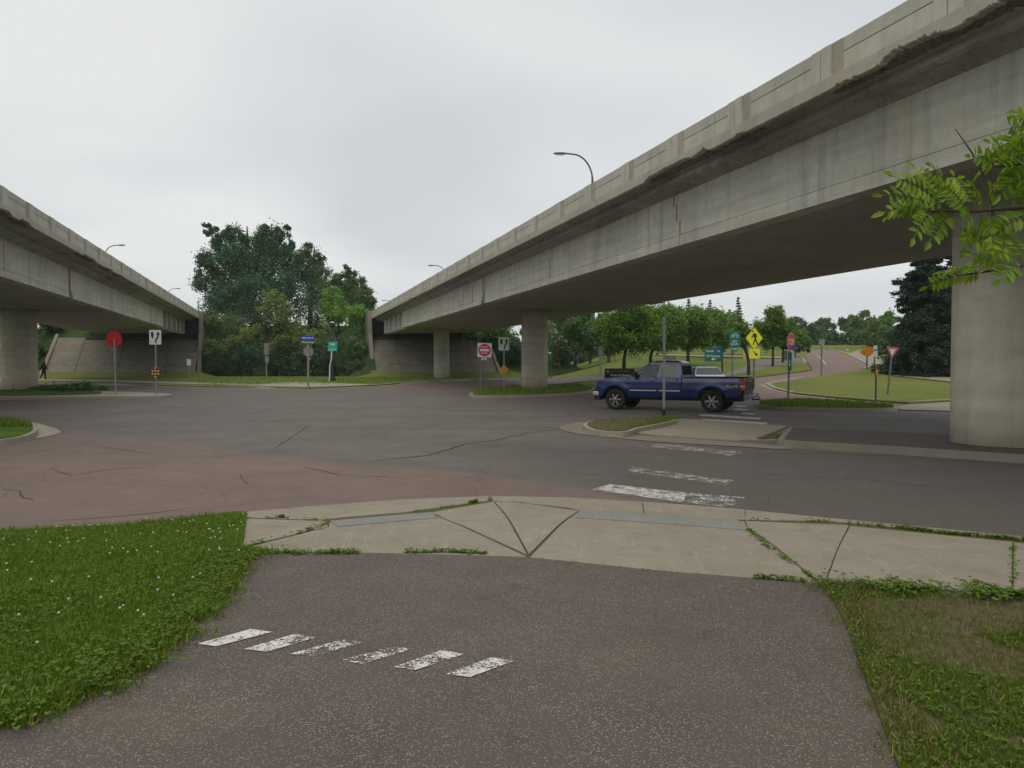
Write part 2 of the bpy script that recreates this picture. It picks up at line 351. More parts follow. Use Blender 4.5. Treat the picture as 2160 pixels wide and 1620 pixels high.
def inset(poly, d):
    n = len(poly); A = sum(poly[i].x * poly[(i + 1) % n].y - poly[(i + 1) % n].x * poly[i].y for i in range(n)); s = 1 if A > 0 else -1
    o = []
    for i in range(n):
        a, b, c = poly[i - 1], poly[i], poly[(i + 1) % n]
        e1 = (b - a).normalized(); e2 = (c - b).normalized()
        n1 = Vector((-e1.y, e1.x)) * s; n2 = Vector((-e2.y, e2.x)) * s
        m = (n1 + n2); k = max(.35, m.length_squared / 2)
        o.append(b + m * (d / k) * .5 * (1 if k > .35 else .8))
    return o
def smooth2(pts, it=2, closed=True):
    for _ in range(it):
        o = []; n = len(pts)
        for i in range(n if closed else n - 1):
            a, b = pts[i], pts[(i + 1) % n]; o += [a.lerp(b, .25), a.lerp(b, .75)]
        if not closed: o = [pts[0]] + o + [pts[-1]]
        pts = o
    return pts
# base ground sheet reaching the horizon
xs = np.concatenate([[-1500, -900, -500, -300, -200, -150], np.arange(-120, 140.1, 2.0), [150, 170, 200, 250, 320, 500, 900, 1500]])
ys = np.concatenate([[-800, -300, -120, -60, -30, -12, 0, 8, 16, 24, 30], np.arange(34, 150.1, 2.0), [156, 164, 172, 184, 200, 230, 280, 400, 700, 1200, 2500]])
vv = [(x, y, H(x, y) - (.05 if y > 30 else .25)) for y in ys for x in xs]; nx = len(xs)
ff = [(j * nx + i, j * nx + i + 1, (j + 1) * nx + i + 1, (j + 1) * nx + i) for j in range(len(ys) - 1) for i in range(nx - 1)]
gm = MB(); 
for q in ff:
    cx = sum(vv[k][0] for k in q) / 4; cy = sum(vv[k][1] for k in q) / 4
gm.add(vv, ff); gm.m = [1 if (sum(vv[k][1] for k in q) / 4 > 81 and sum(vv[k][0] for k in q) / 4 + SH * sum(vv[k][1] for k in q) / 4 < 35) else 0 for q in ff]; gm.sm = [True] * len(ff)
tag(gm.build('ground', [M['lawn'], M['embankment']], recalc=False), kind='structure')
# --- road
farkerb = [(-150, 800), (0, 804), (90, 808), (250, 812.5), (440, 817.5), (560, 819), (650, 820.5), (780, 815.5), (870, 808), (960, 803.5), (1060, 800), (1160, 798)]
roadpoly = W2([('w', -95, 1.0), ('w', 60, 1.0), ('w', 95, 34), (2160, 850), (1925, 851), (1850, 846), (1760, 839), (1680, 831), (1640, 821), (1626, 812), (1600, 797), (1545, 806), (1450, 818), (1260, 822), (1175, 818), (1180, 810), (1200, 806)] + farkerb[::-1] + [('w', -95, 80)])
redline = W2([('w', -60, 23), (-300, 905), (140, 914), (420, 938), (640, 968), (760, 983), (950, 992), (1250, 1036), (1520, 1076), ('w', 4.5, 7.6), ('w', 9, 4.2)])
red2 = W2([(770, 818), (830, 815), (900, 809), (1000, 806), (1100, 803), (1100, 812), (1000, 826), (960, 829), (850, 824)])
def sdist(x, y, line):
    best = 1e9; sgn = 1; p = Vector((x, y))
    for i in range(len(line) - 1):
        a, b = line[i], line[i + 1]; ab = b - a; t = max(0, min(1, (p - a).dot(ab) / ab.length_squared)); q = a + ab * t; d = (p - q).length
        if d < best: best = d; sgn = 1 if (ab.x * (p - a).y - ab.y * (p - a).x) < 0 else -1
    return best * sgn
def inside(x, y, poly):
    c = False; n = len(poly)
    for i in range(n):
        a, b = poly[i], poly[i - 1]
        if (a.y > y) != (b.y > y) and x < (b.x - a.x) * (y - a.y) / (b.y - a.y) + a.x: c = not c
    return c
def zroad(x, y): return H(x, y)
rd = patch('road', roadpoly, 0, M['road_asphalt'], 1.0)
att = rd.data.attributes.new('red', 'FLOAT', 'POINT'); vals = []
for v_ in rd.data.vertices:
    x, y = v_.co.x, v_.co.y; d = sdist(x, y, redline) if y < 30 else -5
    r_ = min(1, max(0, .5 + d / 1.3))
    if y > 30 and inside(x, y, red2): r_ = 1
    vals.append(r_)
att.data.foreach_set('value', vals)
a2 = rd.data.attributes.new('dark', 'FLOAT', 'POINT'); a2.data.foreach_set('value', [sm(-1.5, 3.5, v_.co.x + (v_.co.y - 11) * .3) * sm(17, 13, v_.co.y + .3 * v_.co.x - 2) + .6 * sm(10, 13, v_.co.x) * sm(17, 21, v_.co.y) for v_ in rd.data.vertices])
patch('red_road', W2([(1592, 848), (1565, 838), (1560, 803), (1596, 795), (1690, 784), (1714, 780), (1704, 764), (1695, 753), (1704, 743), (1718, 737), (1750, 737.5), (1775, 742), (1801, 753), (1834, 771), (1826, 779), (1790, 787), (1732, 796), (1632, 810), (1640, 822), (1680, 832), (1760, 840), (1850, 847), (1920, 852), (1890, 857), (1700, 845)]), .012, M['red_asphalt'], 2)
patch('parking_road', W2([(1545, 806.5), (1490, 803), (1500, 797), (1530, 789), (1575, 770), (1590, 762), (1650, 757), (1698, 752), (1704, 765), (1640, 772), (1560, 787), (1540, 796), (1562, 803)]), .02, M['grey_asphalt'], 2)
patch('crossing_path', W2([(1060, 800), (1160, 798), (1255, 792), (1400, 789), (1500, 797), (1490, 803), (1255, 802), (1180, 810), (1150, 811), (1060, 812)]), .01, M['grey_asphalt'], 2)
patch('lawn_path', W2([(1380, 747), (1480, 750), (1560, 751), (1650, 753), (1650, 755.5), (1560, 753.6), (1480, 752.4), (1380, 749)]), .03, M['kerb_concrete'], 2)
patch('sidewalk', W2([(1786, 747), (1815, 738.5), (1828, 741), (1850, 752), (1893, 778), (1897, 788), (2010, 797), (2200, 812), (2200, 822), (2010, 807), (1880, 793.5), (1852, 783), (1840, 772)]), .05, M['slab_concrete'], 2)
# raised verges and islands
vf = W2(farkerb); verge = vf + [Vector((-2, 83)), Vector((-70, 83)), Vector((-85, 80))]
verge = W2(farkerb) + W2([(1165, 796)]) + [Vector((0, 83)), Vector((-70, 83)), Vector((-80, 84))]
patch('far_verge', verge, .10, M['lawn'], 2.5, skirt=.15)
def strip(name, line, wd, h0, h1, mat):   # kerb along a line, widening to the left
    b = MB(); n = len(line); q = []
    for i in range(n):
        d = (line[min(i + 1, n - 1)] - line[max(i - 1, 0)]).normalized(); nn = Vector((-d.y, d.x)) * wd
        a = line[i]; c_ = a + nn; z = H(a.x, a.y)
        q += [(a.x, a.y, z + h0), (a.x + nn.x * .12, a.y + nn.y * .12, z + h1), (c_.x, c_.y, z + h1), (c_.x, c_.y, z + h0)]
    f = []
    for i in range(n - 1):
        for k in range(3): f.append((i * 4 + k, i * 4 + k + 1, i * 4 + k + 5, i * 4 + k + 4))
    f += [(0, 3, 2, 1), ((n - 1) * 4, (n - 1) * 4 + 1, (n - 1) * 4 + 2, (n - 1) * 4 + 3)]
    return tag(b.add(q, f).build(name, mat), kind='structure')
fk = smooth2(W2(farkerb), 2, False); strip('kerb', fk, .35, -.02, .125, M['kerb_concrete'])
strip('gutter', fk, -.6, -.05, .012, M['kerb_concrete'])
patch('sidewalk', W2([(-100, 795), (80, 798.5), (250, 802), (420, 807), (545, 811), (560, 814), (440, 811), (250, 806.5), (80, 803), (-100, 799.5)], .115), .125, M['kerb_concrete'], 2.5)
patch('pavement_pad', W2([(545, 814), (600, 810), (640, 809.5), (760, 813), (790, 815), (650, 819.8), (560, 818)]), .13, M['kerb_concrete'], 2)
def island(name, px, h, off=None, ins=.2, topmat=None, curbmat='kerb_concrete', sm_=2, topname='grass_island', h2=.02, step=1.0):
    poly = smooth2(W2(px, h), sm_) if sm_ else W2(px, h)
    patch(name, poly, h, M[curbmat], step, skirt=h + .05)
    if topmat:
        pi = inset(poly, ins); patch(topname, pi, h + h2, M[topmat], step * .8, skirt=h2 + .01)
        return pi
    return poly
isl_left = island('kerb', [(-500, 960), (-150, 940), (0, 928), (55, 920), (82, 908), (78, 896), (40, 889), (0, 885), (-200, 880), (-500, 878)], .14, topmat='turf', ins=.22)
patch('gutter', smooth2(W2([(40, 886), (75, 892), (140, 911), (100, 922), (40, 931), (-150, 948), (-150, 930)]), 2), .012, M['kerb_concrete'], 1)
isl_lm = island('kerb', [(-300, 815), (0, 820), (150, 823), (260, 826), (335, 829), (368, 832), (350, 834.5), (250, 836), (120, 837), (0, 838), (-300, 836)], .13, topmat=None)
patch('grass_island', W2([(-300, 816), (0, 821), (150, 824), (215, 826), (210, 831), (150, 833), (0, 835), (-300, 833)], .14), .15, M['turf'], 1.2, skirt=.03)
isl_mm = island('kerb', [(985, 831), (1010, 822), (1060, 817), (1160, 812), (1240, 814), (1262, 820), (1220, 828), (1100, 833), (1000, 834)], .14, topmat='turf', ins=.35)
isl_c = island('kerb', [(1226, 897), (1238, 889), (1262, 884), (1350, 882), (1440, 883), (1400, 893), (1345, 902), (1326, 912), (1255, 909)], .14, topmat='dirt', ins=.22)
patch('cut_through_pavement', W2([(1322, 914), (1345, 902), (1400, 893), (1440, 885), (1662, 901), (1612, 922), (1640, 931), (1560, 931), (1400, 922)]), .035, M['slab_concrete'], 1, skirt=.04)
isl_r = island('kerb', [(1664, 901), (1850, 909), (2010, 916), (2200, 926), (2900, 960), (2900, 1030), (2160, 960), (1900, 943), (1682, 931), (1640, 927)], .15, topmat='dark_asphalt', ins=.22, sm_=0, curbmat='old_concrete', topname='median_pavement', h2=.006)
patch('gutter', smooth2(W2([(1176, 904), (1196, 895), (1235, 889), (1250, 911), (1400, 923), (1560, 934), (1670, 943), (1665, 950), (1560, 943), (1400, 934), (1300, 925), (1205, 914)]), 1), .012, M['old_concrete'], 1)
patch('grass_island', W2([(1626, 812), (1700, 798.5), (1790, 786.5), (1828, 778.5), (1850, 784), (1880, 794), (2010, 808), (2200, 823), (2200, 847), (2010, 845), (1920, 850), (1850, 845), (1760, 838), (1680, 830), (1640, 820)], .08), .10, M['lawn'], 1.5, skirt=.12)
strip('kerb', W2([(2010, 846), (1920, 851), (1850, 846), (1760, 839), (1680, 831), (1640, 821), (1622, 811.5), (1700, 797.5)])[::1], .28, -.02, .115, M['kerb_concrete'])
patch('gutter', W2([(1622, 811.5), (1600, 812), (1640, 826), (1680, 835), (1760, 843), (1850, 850), (1920, 853), (1850, 845), (1760, 838), (1680, 830), (1640, 820)]), .02, M['kerb_concrete'], 1)
patch('driveway_apron', W2([(1925, 852), (2010, 847), (2300, 850), (2300, 875), (1905, 866), (1880, 861)]), .03, M['slab_concrete'], 1.5)
isl_t = island('kerb', [(1592, 848), (1640, 845), (1700, 843), (1850, 852), (1897, 857), (1890, 862), (1750, 861), (1600, 857)], .13, topmat='lawn', ins=.25)
patch('grass_island', W2([(1538, 799), (1560, 787), (1640, 772), (1700, 765.5), (1713, 779.5), (1690, 783.5), (1600, 794)], .08), .10, M['lawn'], 1.5, skirt=.12)
patch('grass_strip', W2([(1150, 822), (1175, 813), (1255, 803), (1490, 804), (1540, 807), (1450, 817.5), (1260, 822)], .08), .10, M['lawn'], 1.5, skirt=.12)
strip('kerb', W2([(1828, 779), (1842, 772), (1801, 752.5), (1775, 741.5), (1750, 737)]), .3, 0, .12, M['kerb_concrete'])
# --- near corner: path, apron slabs, verges
def ramp_z(y, x, back, front):            # near ground falls to the road edge
    return 0
front = smooth2(W2([('w', -9, 7.3), (200, 1118), (400, 1096), (523, 1078), (647, 1067), (847, 1052), (1035, 1045), (1200, 1048), (1428, 1062), (1582, 1075), (1746, 1091), (1938, 1109), (2160, 1130), (2400, 1156), ('w', 9, 3.6)], -.0), 1, False)
def zn(x, y, lift=0.0):                   # near surface height: level, dropping over the last 2.6 m to the road
    d = abs(sdist(x, y, front)) if sdist(x, y, front) > 0 else 0
    return -.142 + .142 * sm(0, 2.6, d) + lift
def near(name, px, lift, mat, step=.25, skirt=.0, sm_=0):
    pl = W2n(px); pl = smooth2(pl, sm_) if sm_ else pl
    return patch(name, pl, 0, mat, step, skirt, zf=lambda x, y: zn(x, y, lift))
def Pn(px, py):
    d = ray(px, py); t = .5; prev = .5
    while t < 30:
        z = EYE + d.z * t
        if z < zn(d.x * t, d.y * t): return Vector((d.x * t, d.y * t))
        t += .01
    return Vector((d.x * t, d.y * t))
def W2n(px): return [Vector((p[1], p[2])) if p[0] == 'w' else Pn(*p) for p in px]
pathL = [(0, 1540), (130, 1495), (260, 1430), (370, 1345), (450, 1262), (495, 1200), (522, 1165)]
pathR = [(1725, 1232), (1752, 1262), (1785, 1320), (1812, 1400), (1850, 1500), (1895, 1625)]
near('path', [('w', -2.5, 1.0), ('w', -2.35, 3)] + pathL + [(820, 1168), (1115, 1177), (1400, 1206)] + pathR + [('w', 1.5, 2), ('w', 1.5, -15), ('w', -2.6, -15)], .0, M['path_asphalt'], .3)
near('ground', [('w', -3.9, 3), (505, 1150), (515, 1100), (518, 1079)] + [('w', p.x, p.y) for p in front if p.x > -2.6] + [('w', 9, 3.2), (2300, 1280), (1725, 1236), (1115, 1180), (520, 1170)], -.010, M['dirt'], .4).name = 'joint_soil'
slabs = {
 'gutter_slab': [[(523, 1079), (647, 1068), (847, 1053), (1030, 1046), (1026, 1056), (980, 1062), (850, 1080), (723, 1090), (680, 1095), (521, 1090)],
    [(1038, 1046), (1200, 1049), (1352, 1058), (1356, 1083), (1223, 1075), (1200, 1070), (1100, 1059), (1042, 1056)],
    [(1358, 1058), (1428, 1063), (1568, 1074), (1570, 1095), (1362, 1084)], [(1574, 1075), (1746, 1092), (1746, 1097), (1574, 1095.5)],
    [(1752, 1092), (1938, 1110), (2160, 1131), (2400, 1157), (2400, 1163), (2160, 1137), (1938, 1116), (1752, 1098)]],
 'pavement_slab': [[(520, 1094), (680, 1098.5), (690, 1111), (514, 1152)],
    [(696, 1112), (697, 1102), (905, 1084), (945, 1100), (1106, 1174), (820, 1166), (525, 1163), (516, 1157)],
    [(911, 1081), (1040.5, 1058), (1110.5, 1169), (949, 1098)], [(1046, 1058.5), (1100, 1061), (1219, 1077.5), (1116, 1168)],
    [(1224, 1079), (1568, 1100), (1576, 1118), (1722, 1229), (1400, 1204), (1121, 1175)],
    [(1575, 1099), (1788, 1108), (1740, 1224), (1729, 1226), (1580, 1115)],
    [(1795, 1110), (2133, 1143), (2130, 1256), (1747, 1226)], [(2142, 1145), (2420, 1172), (2420, 1290), (2140, 1257)]]}
for nm, ls in slabs.items():
    for s_ in ls: patch(nm, inset(W2n(s_), -.019), 0, M['slab_concrete'], .25, .04, zf=lambda x, y, q=(.0 if nm == 'pavement_slab' else -.004): zn(x, y, q))
def tactile(c4, nu, nv):
    a, b, c_, d = W2n(c4); patch('tactile_paving', [a, b, c_, d], 0, M['tactile_concrete'], .2, .01, zf=lambda x, y: zn(x, y, .008))
    dm = MB()
    for i in range(nu):
        for j in range(nv):
            u, v_ = (i + .5) / nu, (j + .5) / nv; p = a.lerp(b, u).lerp(d.lerp(c_, u), v_); z = zn(p.x, p.y, .008)
            r = .014; t = [(p.x + r * math.cos(k * math.pi / 3), p.y + r * math.sin(k * math.pi / 3), z) for k in range(6)]
            t2 = [(p.x + r * .6 * math.cos(k * math.pi / 3), p.y + r * .6 * math.sin(k * math.pi / 3), z + .006) for k in range(6)]
            dm.add(t + t2, [(k, (k + 1) % 6, 6 + (k + 1) % 6, 6 + k) for k in range(6)] + [tuple(range(6, 12))])
    tag(dm.build('tactile_dome', M['tactile_concrete'], recalc=False), kind='structure')
tactile([(697, 1100), (910, 1082), (923, 1093), (713, 1112)], 22, 8)
tactile([(1223, 1077), (1556, 1097), (1572, 1119), (1214, 1093)], 34, 8)
vergeL = [('w', -12, -6), ('w', -9, 7.0)] + [('w', p.x, p.y) for p in front if p.x < -3.25 and p.x > -8.9] + [(521, 1083), (512, 1155), (518, 1168), (495, 1200), (450, 1262), (370, 1345), (260, 1430), (130, 1495), (0, 1540), ('w', -2.45, 3), ('w', -2.55, 1.0), ('w', -2.65, -6)]
vergeR = [(1725, 1234), (1745, 1229), (2130, 1259), (2420, 1292), ('w', 12, 4.5), ('w', 12, -6), ('w', 1.6, -6), ('w', 1.6, 2)] + pathR[::-1][:-1]
near('near_verge', vergeL, .02, M['turf'], .3, .08); near('near_verge', vergeR, .015, M['dirt'], .3, .08)
# --- paint on the path and road
def mark(pts, mat, off=.006, nearp=True, name='painted_bar'):
    pl = W2n(pts) if nearp else W2(pts)
    patch(name, pl, 0, M[mat], .4, 0, zf=(lambda x, y: zn(x, y, off)) if nearp else (lambda x, y: H(x, y) + off))
for p4, m_ in (([(417, 1360), (456, 1366), (574, 1336), (529, 1329)], 'fresh_paint'), ([(514, 1371), (564, 1377), (666, 1347), (623, 1339.5)], 'worn_paint'), ([(612, 1382), (662, 1387), (766, 1358), (724, 1351)], 'worn_paint_b'),
               ([(718, 1395.5), (763, 1402.5), (870, 1371), (829, 1366)], 'worn_paint_b'), ([(831, 1410), (876, 1416), (981, 1382), (930, 1374.5)], 'worn_paint'), ([(940, 1425), (992, 1431), (1084, 1397), (1037, 1389)], 'worn_paint')):
    mark(p4, m_)
mark([(1248, 1033), (1286, 1022), (1450, 1040), (1440, 1060)], 'worn_paint', .005, False); mark([(1440, 1060), (1450, 1039), (1572, 1050), (1539, 1071)], 'very_worn_paint', .005, False)
mark([(1318, 993), (1335, 986), (1552, 1014), (1530, 1024)], 'very_worn_paint', .005, False); mark([(1370, 943), (1388, 936), (1570, 954), (1545, 962)], 'very_worn_paint', .005, False)
mark([(1340, 964), (1352, 958), (1420, 963), (1400, 970)], 'faint_paint', .005, False)
for p4 in ([(1473, 877), (1480, 874), (1607, 881.5), (1600, 885)], [(1472, 888), (1482, 884), (1622, 892), (1606, 896.5)], [(1562, 873), (1568, 870.5), (1596, 872), (1588, 875)], [(1545, 864.5), (1553, 861.5), (1582, 863.5), (1574, 867)], [(1548, 857.5), (1556, 855), (1577, 856.5), (1571, 859)]):
    mark(p4, 'road_paint', .005, False)
mark([(1722, 750), (1724, 750), (1744, 769), (1741, 769)], 'road_paint', .03, False, 'lane_line')
mark([(1690.5, 752), (1692, 752), (1702, 770), (1700, 770)], 'yellow_paint', .03, False, 'lane_line')
def crack(px, wd, nearp=False, name='pavement_crack', mat='crack', jit=.5, off=.004):
    ln = W2n(px) if nearp else W2(px); q = []
    for i in range(len(ln) - 1):
        n = max(2, int((ln[i + 1] - ln[i]).length / (.12 if nearp else .3)))
        q += [ln[i].lerp(ln[i + 1], k / n) for k in range(n)]
    q.append(ln[-1]); v = []; n = len(q)
    for i, p in enumerate(q):
        d = (q[min(i + 1, n - 1)] - q[max(i - 1, 0)]).normalized(); nn = Vector((-d.y, d.x))
        p = p + nn * random.uniform(-1, 1) * wd * 2.2 * jit; k = wd * random.uniform(.35, 1.1) * (1 if 0 < i < n - 1 else .2)
        for s_ in (-1, 1): r_ = p + nn * k * s_ * .5; v.append((r_.x, r_.y, (zn(r_.x, r_.y) if nearp else H(r_.x, r_.y)) + off))
    b = MB(); b.add(v, [(2 * i, 2 * i + 1, 2 * i + 3, 2 * i + 2) for i in range(n - 1)]); tag(b.build(name, M[mat], recalc=False), kind='structure')
for px, wd in (([(770, 975), (900, 960), (985, 937), (1040, 929), (1130, 911), (1180, 906)], .06), ([(985, 937), (1030, 941), (1065, 941)], .05), ([(580, 947), (620, 918), (650, 898), (700, 893)], .03),
               ([(470, 912), (640, 908), (900, 906), (1170, 903)], .022), ([(380, 965), (470, 963), (560, 955), (620, 948)], .025), ([(0, 1032), (45, 1035), (52, 1050), (65, 1056)], .03), ([(100, 985), (150, 1004), (230, 990), (330, 985)], .022),
               ([(640, 985), (720, 1003), (850, 1008)], .022), ([(505, 1000), (520, 1020), (515, 1022)], .02), ([(1330, 902), (1100, 908)], .02), ([(90, 1100), (220, 1092), (320, 1083), (410, 1070)], .02), ([(0, 955), (200, 940), (330, 960)], .018),
               ([(1310, 1130), (1310, 1131)], .01), ([(1560, 900), (1500, 921)], .03), ([(1180, 1000), (1300, 1003), (1420, 1012)], .015), ([(1560, 1000), (1800, 1010), (2100, 1040)], .014)):
    crack(px, wd)
for px in ([(950, 1099), (1108, 1172)], [(1042, 1058), (1112, 1170)], [(1221, 1080), (1117, 1172)], [(1792, 1109), (1742, 1225)]): crack(px, .005, True, jit=.5)
for px in ([(860, 1090), (1000, 1081), (1130, 1082)], [(1370, 1160), (1386, 1163)], [(525, 1110), (610, 1112), (680, 1108)]): crack(px, .007, True)
# ------------------------------------------------------------ bridges
def ext(b, prof, ys, s, m=0, smooth=False, caps=True, mod=None):
    n = len(prof); v = []
    for y in ys:
        for k, (x0, z) in enumerate(prof):
            if mod: x0, z = mod(k, x0, z, y)
            v.append((s * x0 - SH * y, y, z))
    f = [(i * n + k, i * n + (k + 1) % n, (i + 1) * n + (k + 1) % n, (i + 1) * n + k) for i in range(len(ys) - 1) for k in range(n)]
    if caps: f += [tuple(range(n)), tuple(range((len(ys) - 1) * n, len(ys) * n))[::-1]]
    b.add(v, f, m, smooth)
def bridge(label, s, f, g, ya, spalls, joints, postspan, cracks, W_=9.9):
    root = empty('overpass_bridge', (s * (f + 6) - SH * 45, 45, H(s * (f + 6) - SH * 45, 45)), label=label, cat='bridge', group='twin concrete road bridges')
    inv = -root.location
    def bd(b, name, mat, parent=root, **k):
        o = b.build(name, mat, None, **k)
        o.data.transform(Matrix.Translation(inv)); o.parent = parent; return o
    ye = 88.5; far = g + W_; fe = far + (g - f)
    # deck slab with overhangs
    b = MB(); dk = [(f + .16, 6.95), (f + .16, 6.80), (g - .62, 6.74), (g - .60, 6.62), (g - .50, 6.58), (g - .40, 6.60), (g + .05, 6.47), (far - .05, 6.47), (fe - .16, 6.80), (fe - .16, 6.95)]
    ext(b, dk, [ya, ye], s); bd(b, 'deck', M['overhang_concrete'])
    # fascia with broken lower edge
    st = np.concatenate([np.arange(ya, 9, 4), np.arange(10, 24, .03), np.arange(24, 40, .05), np.arange(40, ye, .35), [ye]])
    knots = {}; rk = random.Random(11 + int(s))
    def mk(a, b_, dep):
        xs_ = [a]; hs = [0]
        while xs_[-1] < b_ - .2: xs_.append(xs_[-1] + rk.uniform(.08, .55)); hs.append(dep * rk.choice([.25, .5, .6, .75, .8]) * rk.uniform(.7, 1.1))
        xs_[-1] = b_; hs[-1] = 0 if rk.random() < .5 else hs[-1] * .3; return xs_, hs
    def mod(k, x0, z, y):
        if k in (0, 5) or True:
            for a, b_, dep in spalls:
                if a < y < b_ and z < 6.9:
                    kn = knots.setdefault((a, b_), mk(a, b_, dep)); up0 = float(np.interp(y, kn[0], kn[1])); up = up0 + dep * (.2 * mnoise.noise(Vector((y * 9, 1, 3))) + .22 * mnoise.noise(Vector((y * 31, 1, 3))) + .12 * mnoise.noise(Vector((y * 70, 1, 3)))) * (up0 > .01)
                    z = min(6.93, z + max(0, up) * (1 if k in (0, 1) else .75)); 
                    if k in (2,): x0 += .0
        return x0, z
    b = MB(); ext(b, [(f, 6.73), (f + .025, 6.71), (f + .13, 6.71), (f + .155, 6.79), (f + .155, 6.975), (f, 6.975)], list(st), s, mod=mod); bd(b, 'fascia', M['fascia_concrete'])
    if spalls:
        for a, b_, dep in spalls:
            b = MB(); ys_ = np.arange(a - .1, b_ + .1, .06)
            ext(b, [(f + .06, 6.95), (f + .12, 6.80), (f + .30, 6.74), (f + .45, 6.76), (f + .45, 6.9)], list(ys_), s, mod=lambda k, x0, z, y: (x0 + mnoise.noise(Vector((y * 8, k * 3, 1))) * .035, z + (mnoise.noise(Vector((y * 10, k * 5, 7))) * .05 if k in (1, 2, 3) else 0)))
            bd(b, 'spalled_edge', M['spalled_concrete'])
    # parapet walls, near and far
    b = MB(); ext(b, [(f + .072, 6.97), (f + .072, 7.325), (f + .40, 7.325), (f + .40, 6.97)], [ya, ye], s); ext(b, [(f + .075, 7.345), (f + .060, 7.58), (f + .39, 7.58), (f + .39, 7.345)], [ya, ye], s); ext(b, [(f + .15, 7.32), (f + .15, 7.35), (f + .35, 7.35), (f + .35, 7.32)], [ya + .01, ye - .01], s)
    bd(b, 'parapet', M['parapet_concrete'])
    b = MB(); ext(b, [(fe - .36, 6.95), (fe - .36, 7.58), (fe - .06, 7.58), (fe - .06, 6.73)], [ya, ye], s); bd(b, 'parapet', M['parapet_concrete'])
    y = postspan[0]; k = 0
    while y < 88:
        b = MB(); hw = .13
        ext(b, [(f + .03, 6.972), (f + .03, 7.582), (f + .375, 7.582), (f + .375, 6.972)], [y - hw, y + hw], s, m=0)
        ext(b, [(f + .04, 6.972), (f + .04, 7.582), (f + .375, 7.582), (f + .375, 6.972)], [y + hw + .04, y + hw + .28], s); ext(b, [(f + .048, 6.972), (f + .048, 7.5815), (f + .375, 7.5815), (f + .375, 6.972)], [y - hw - .26, y - hw - .005], s, m=1); ext(b, [(f + .1, 6.98), (f + .1, 7.57), (f + .3, 7.57), (f + .3, 6.98)], [y + hw - .01, y + hw + .05], s, m=2)  # strip along one side of the post is a darker concrete
        bd(b, 'parapet_post', [M['parapet_concrete'], M['strip_concrete'], M['dark_concrete']]); y += 2.76; k += 1
    # girders (near face with flange and drip line), split at the hinges
    cuts = [ya] + joints + [72.5 if s > 0 else 70.5]
    for i in range(len(cuts) - 1):
        a = cuts[i] + (.17 if i else 0); c_ = cuts[i + 1] - .17
        fr = MB(); ext(fr, [(g, 6.52), (g, 5.315), (g + .018, 5.30), (g - .012, 5.285), (g - .012, 5.0), (g + .5, 5.0), (g + .5, 6.52)], [a, c_], s)
        bd(fr, 'girder', M['girder_concrete'])
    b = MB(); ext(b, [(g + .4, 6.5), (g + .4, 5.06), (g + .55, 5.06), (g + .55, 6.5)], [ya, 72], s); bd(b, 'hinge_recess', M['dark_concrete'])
    b = MB(); y2 = cuts[-1] - .17; ext(b, [(g + .50, 6.5), (g + .50, 5.02), (g + .9, 5.02), (g + .9, 6.5)], [y2, ye - .4], s); bd(b, 'girder', M['girder_concrete'])
    for yy in np.arange(y2 + 2.4, ye - 2, 3.3):
        b = MB(); ext(b, [(g + .02, 6.55), (g + .02, 5.0), (g + .5, 5.0), (g + .5, 6.55)], [yy - .28, yy + .28], s); bd(b, 'stiffener', M['girder_concrete'])
    b = MB(); ext(b, [(g + .5, 5.02), (g + .5, 4.99), (g + .9, 4.99), (g + .9, 5.02)], [y2, ye - .4], s); bd(b, 'girder_flange', M['girder_concrete'])
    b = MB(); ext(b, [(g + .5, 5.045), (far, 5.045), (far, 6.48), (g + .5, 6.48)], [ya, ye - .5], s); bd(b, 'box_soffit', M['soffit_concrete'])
    for yy in joints + [46.5, 49.5, 73]:
        b = MB(); ext(b, [(g + .5, 4.985), (far - .02, 4.985), (far - .02, 5.07), (g + .5, 5.07)], [yy - .5, yy + .5], s); bd(b, 'diaphragm', M['soffit_concrete'])
    for cy, steps in cracks:              # vertical construction joints on the girder face
        b = MB()
        for (ya_, z0, z1) in steps: ext(b, [(g - .016, z0), (g - .016, z1), (g + .03, z1), (g + .03, z0)], [cy + ya_ - .006, cy + ya_ + .006], s)
        bd(b, 'girder_joint', M['joint_dark'])
    # bearing shelf, back wall and wing wall
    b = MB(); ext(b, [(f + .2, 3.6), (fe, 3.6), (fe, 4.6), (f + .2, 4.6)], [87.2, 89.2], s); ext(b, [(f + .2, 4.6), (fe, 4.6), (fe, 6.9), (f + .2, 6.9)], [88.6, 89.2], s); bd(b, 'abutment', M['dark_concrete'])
    b = MB(); x0 = f - .35
    pr = [(82.0, -.1), (84.2, -.1), (95, 4.5), (95, 7.62), (87.9, 7.62), (85.6, 5.4), (83.4, 2.6)] if False else [(83.6, -.2), (97, -.2), (97, 7.55), (86.9, 7.62), (86.4, 4.9)]
    v = [(s * x0 - SH * yy, yy, z) for yy, z in pr] + [(s * (x0 + .42) - SH * yy, yy, z) for yy, z in pr]; n = len(pr)
    b.add(v, [tuple(range(n)), tuple(range(n, 2 * n))[::-1]] + [(i, (i + 1) % n, (i + 1) % n + n, i + n) for i in range(n)]); bd(b, 'wing_wall', M['old_concrete'])
    # sloped paving under the bridge end
    b = MB(); e0, e1 = f + .1, far + (2.2 if s > 0 else 5.0)
    ext(b, [(e0, 0)] * 1 + [(e0, 0)], [0, 1], s) if False else None
    v = []; nu, nv = 14, 8
    for j in range(nv + 1):
        y_ = 81.6 + (87.6 - 81.6) * j / nv; z_ = -.02 + 4.62 * j / nv
        for i in range(nu + 1): x_ = e0 + (e1 - e0) * i / nu; v.append((s * x_ - SH * y_, y_, z_))
    fq = [(j * (nu + 1) + i, j * (nu + 1) + i + 1, (j + 1) * (nu + 1) + i + 1, (j + 1) * (nu + 1) + i) for j in range(nv) for i in range(nu)]
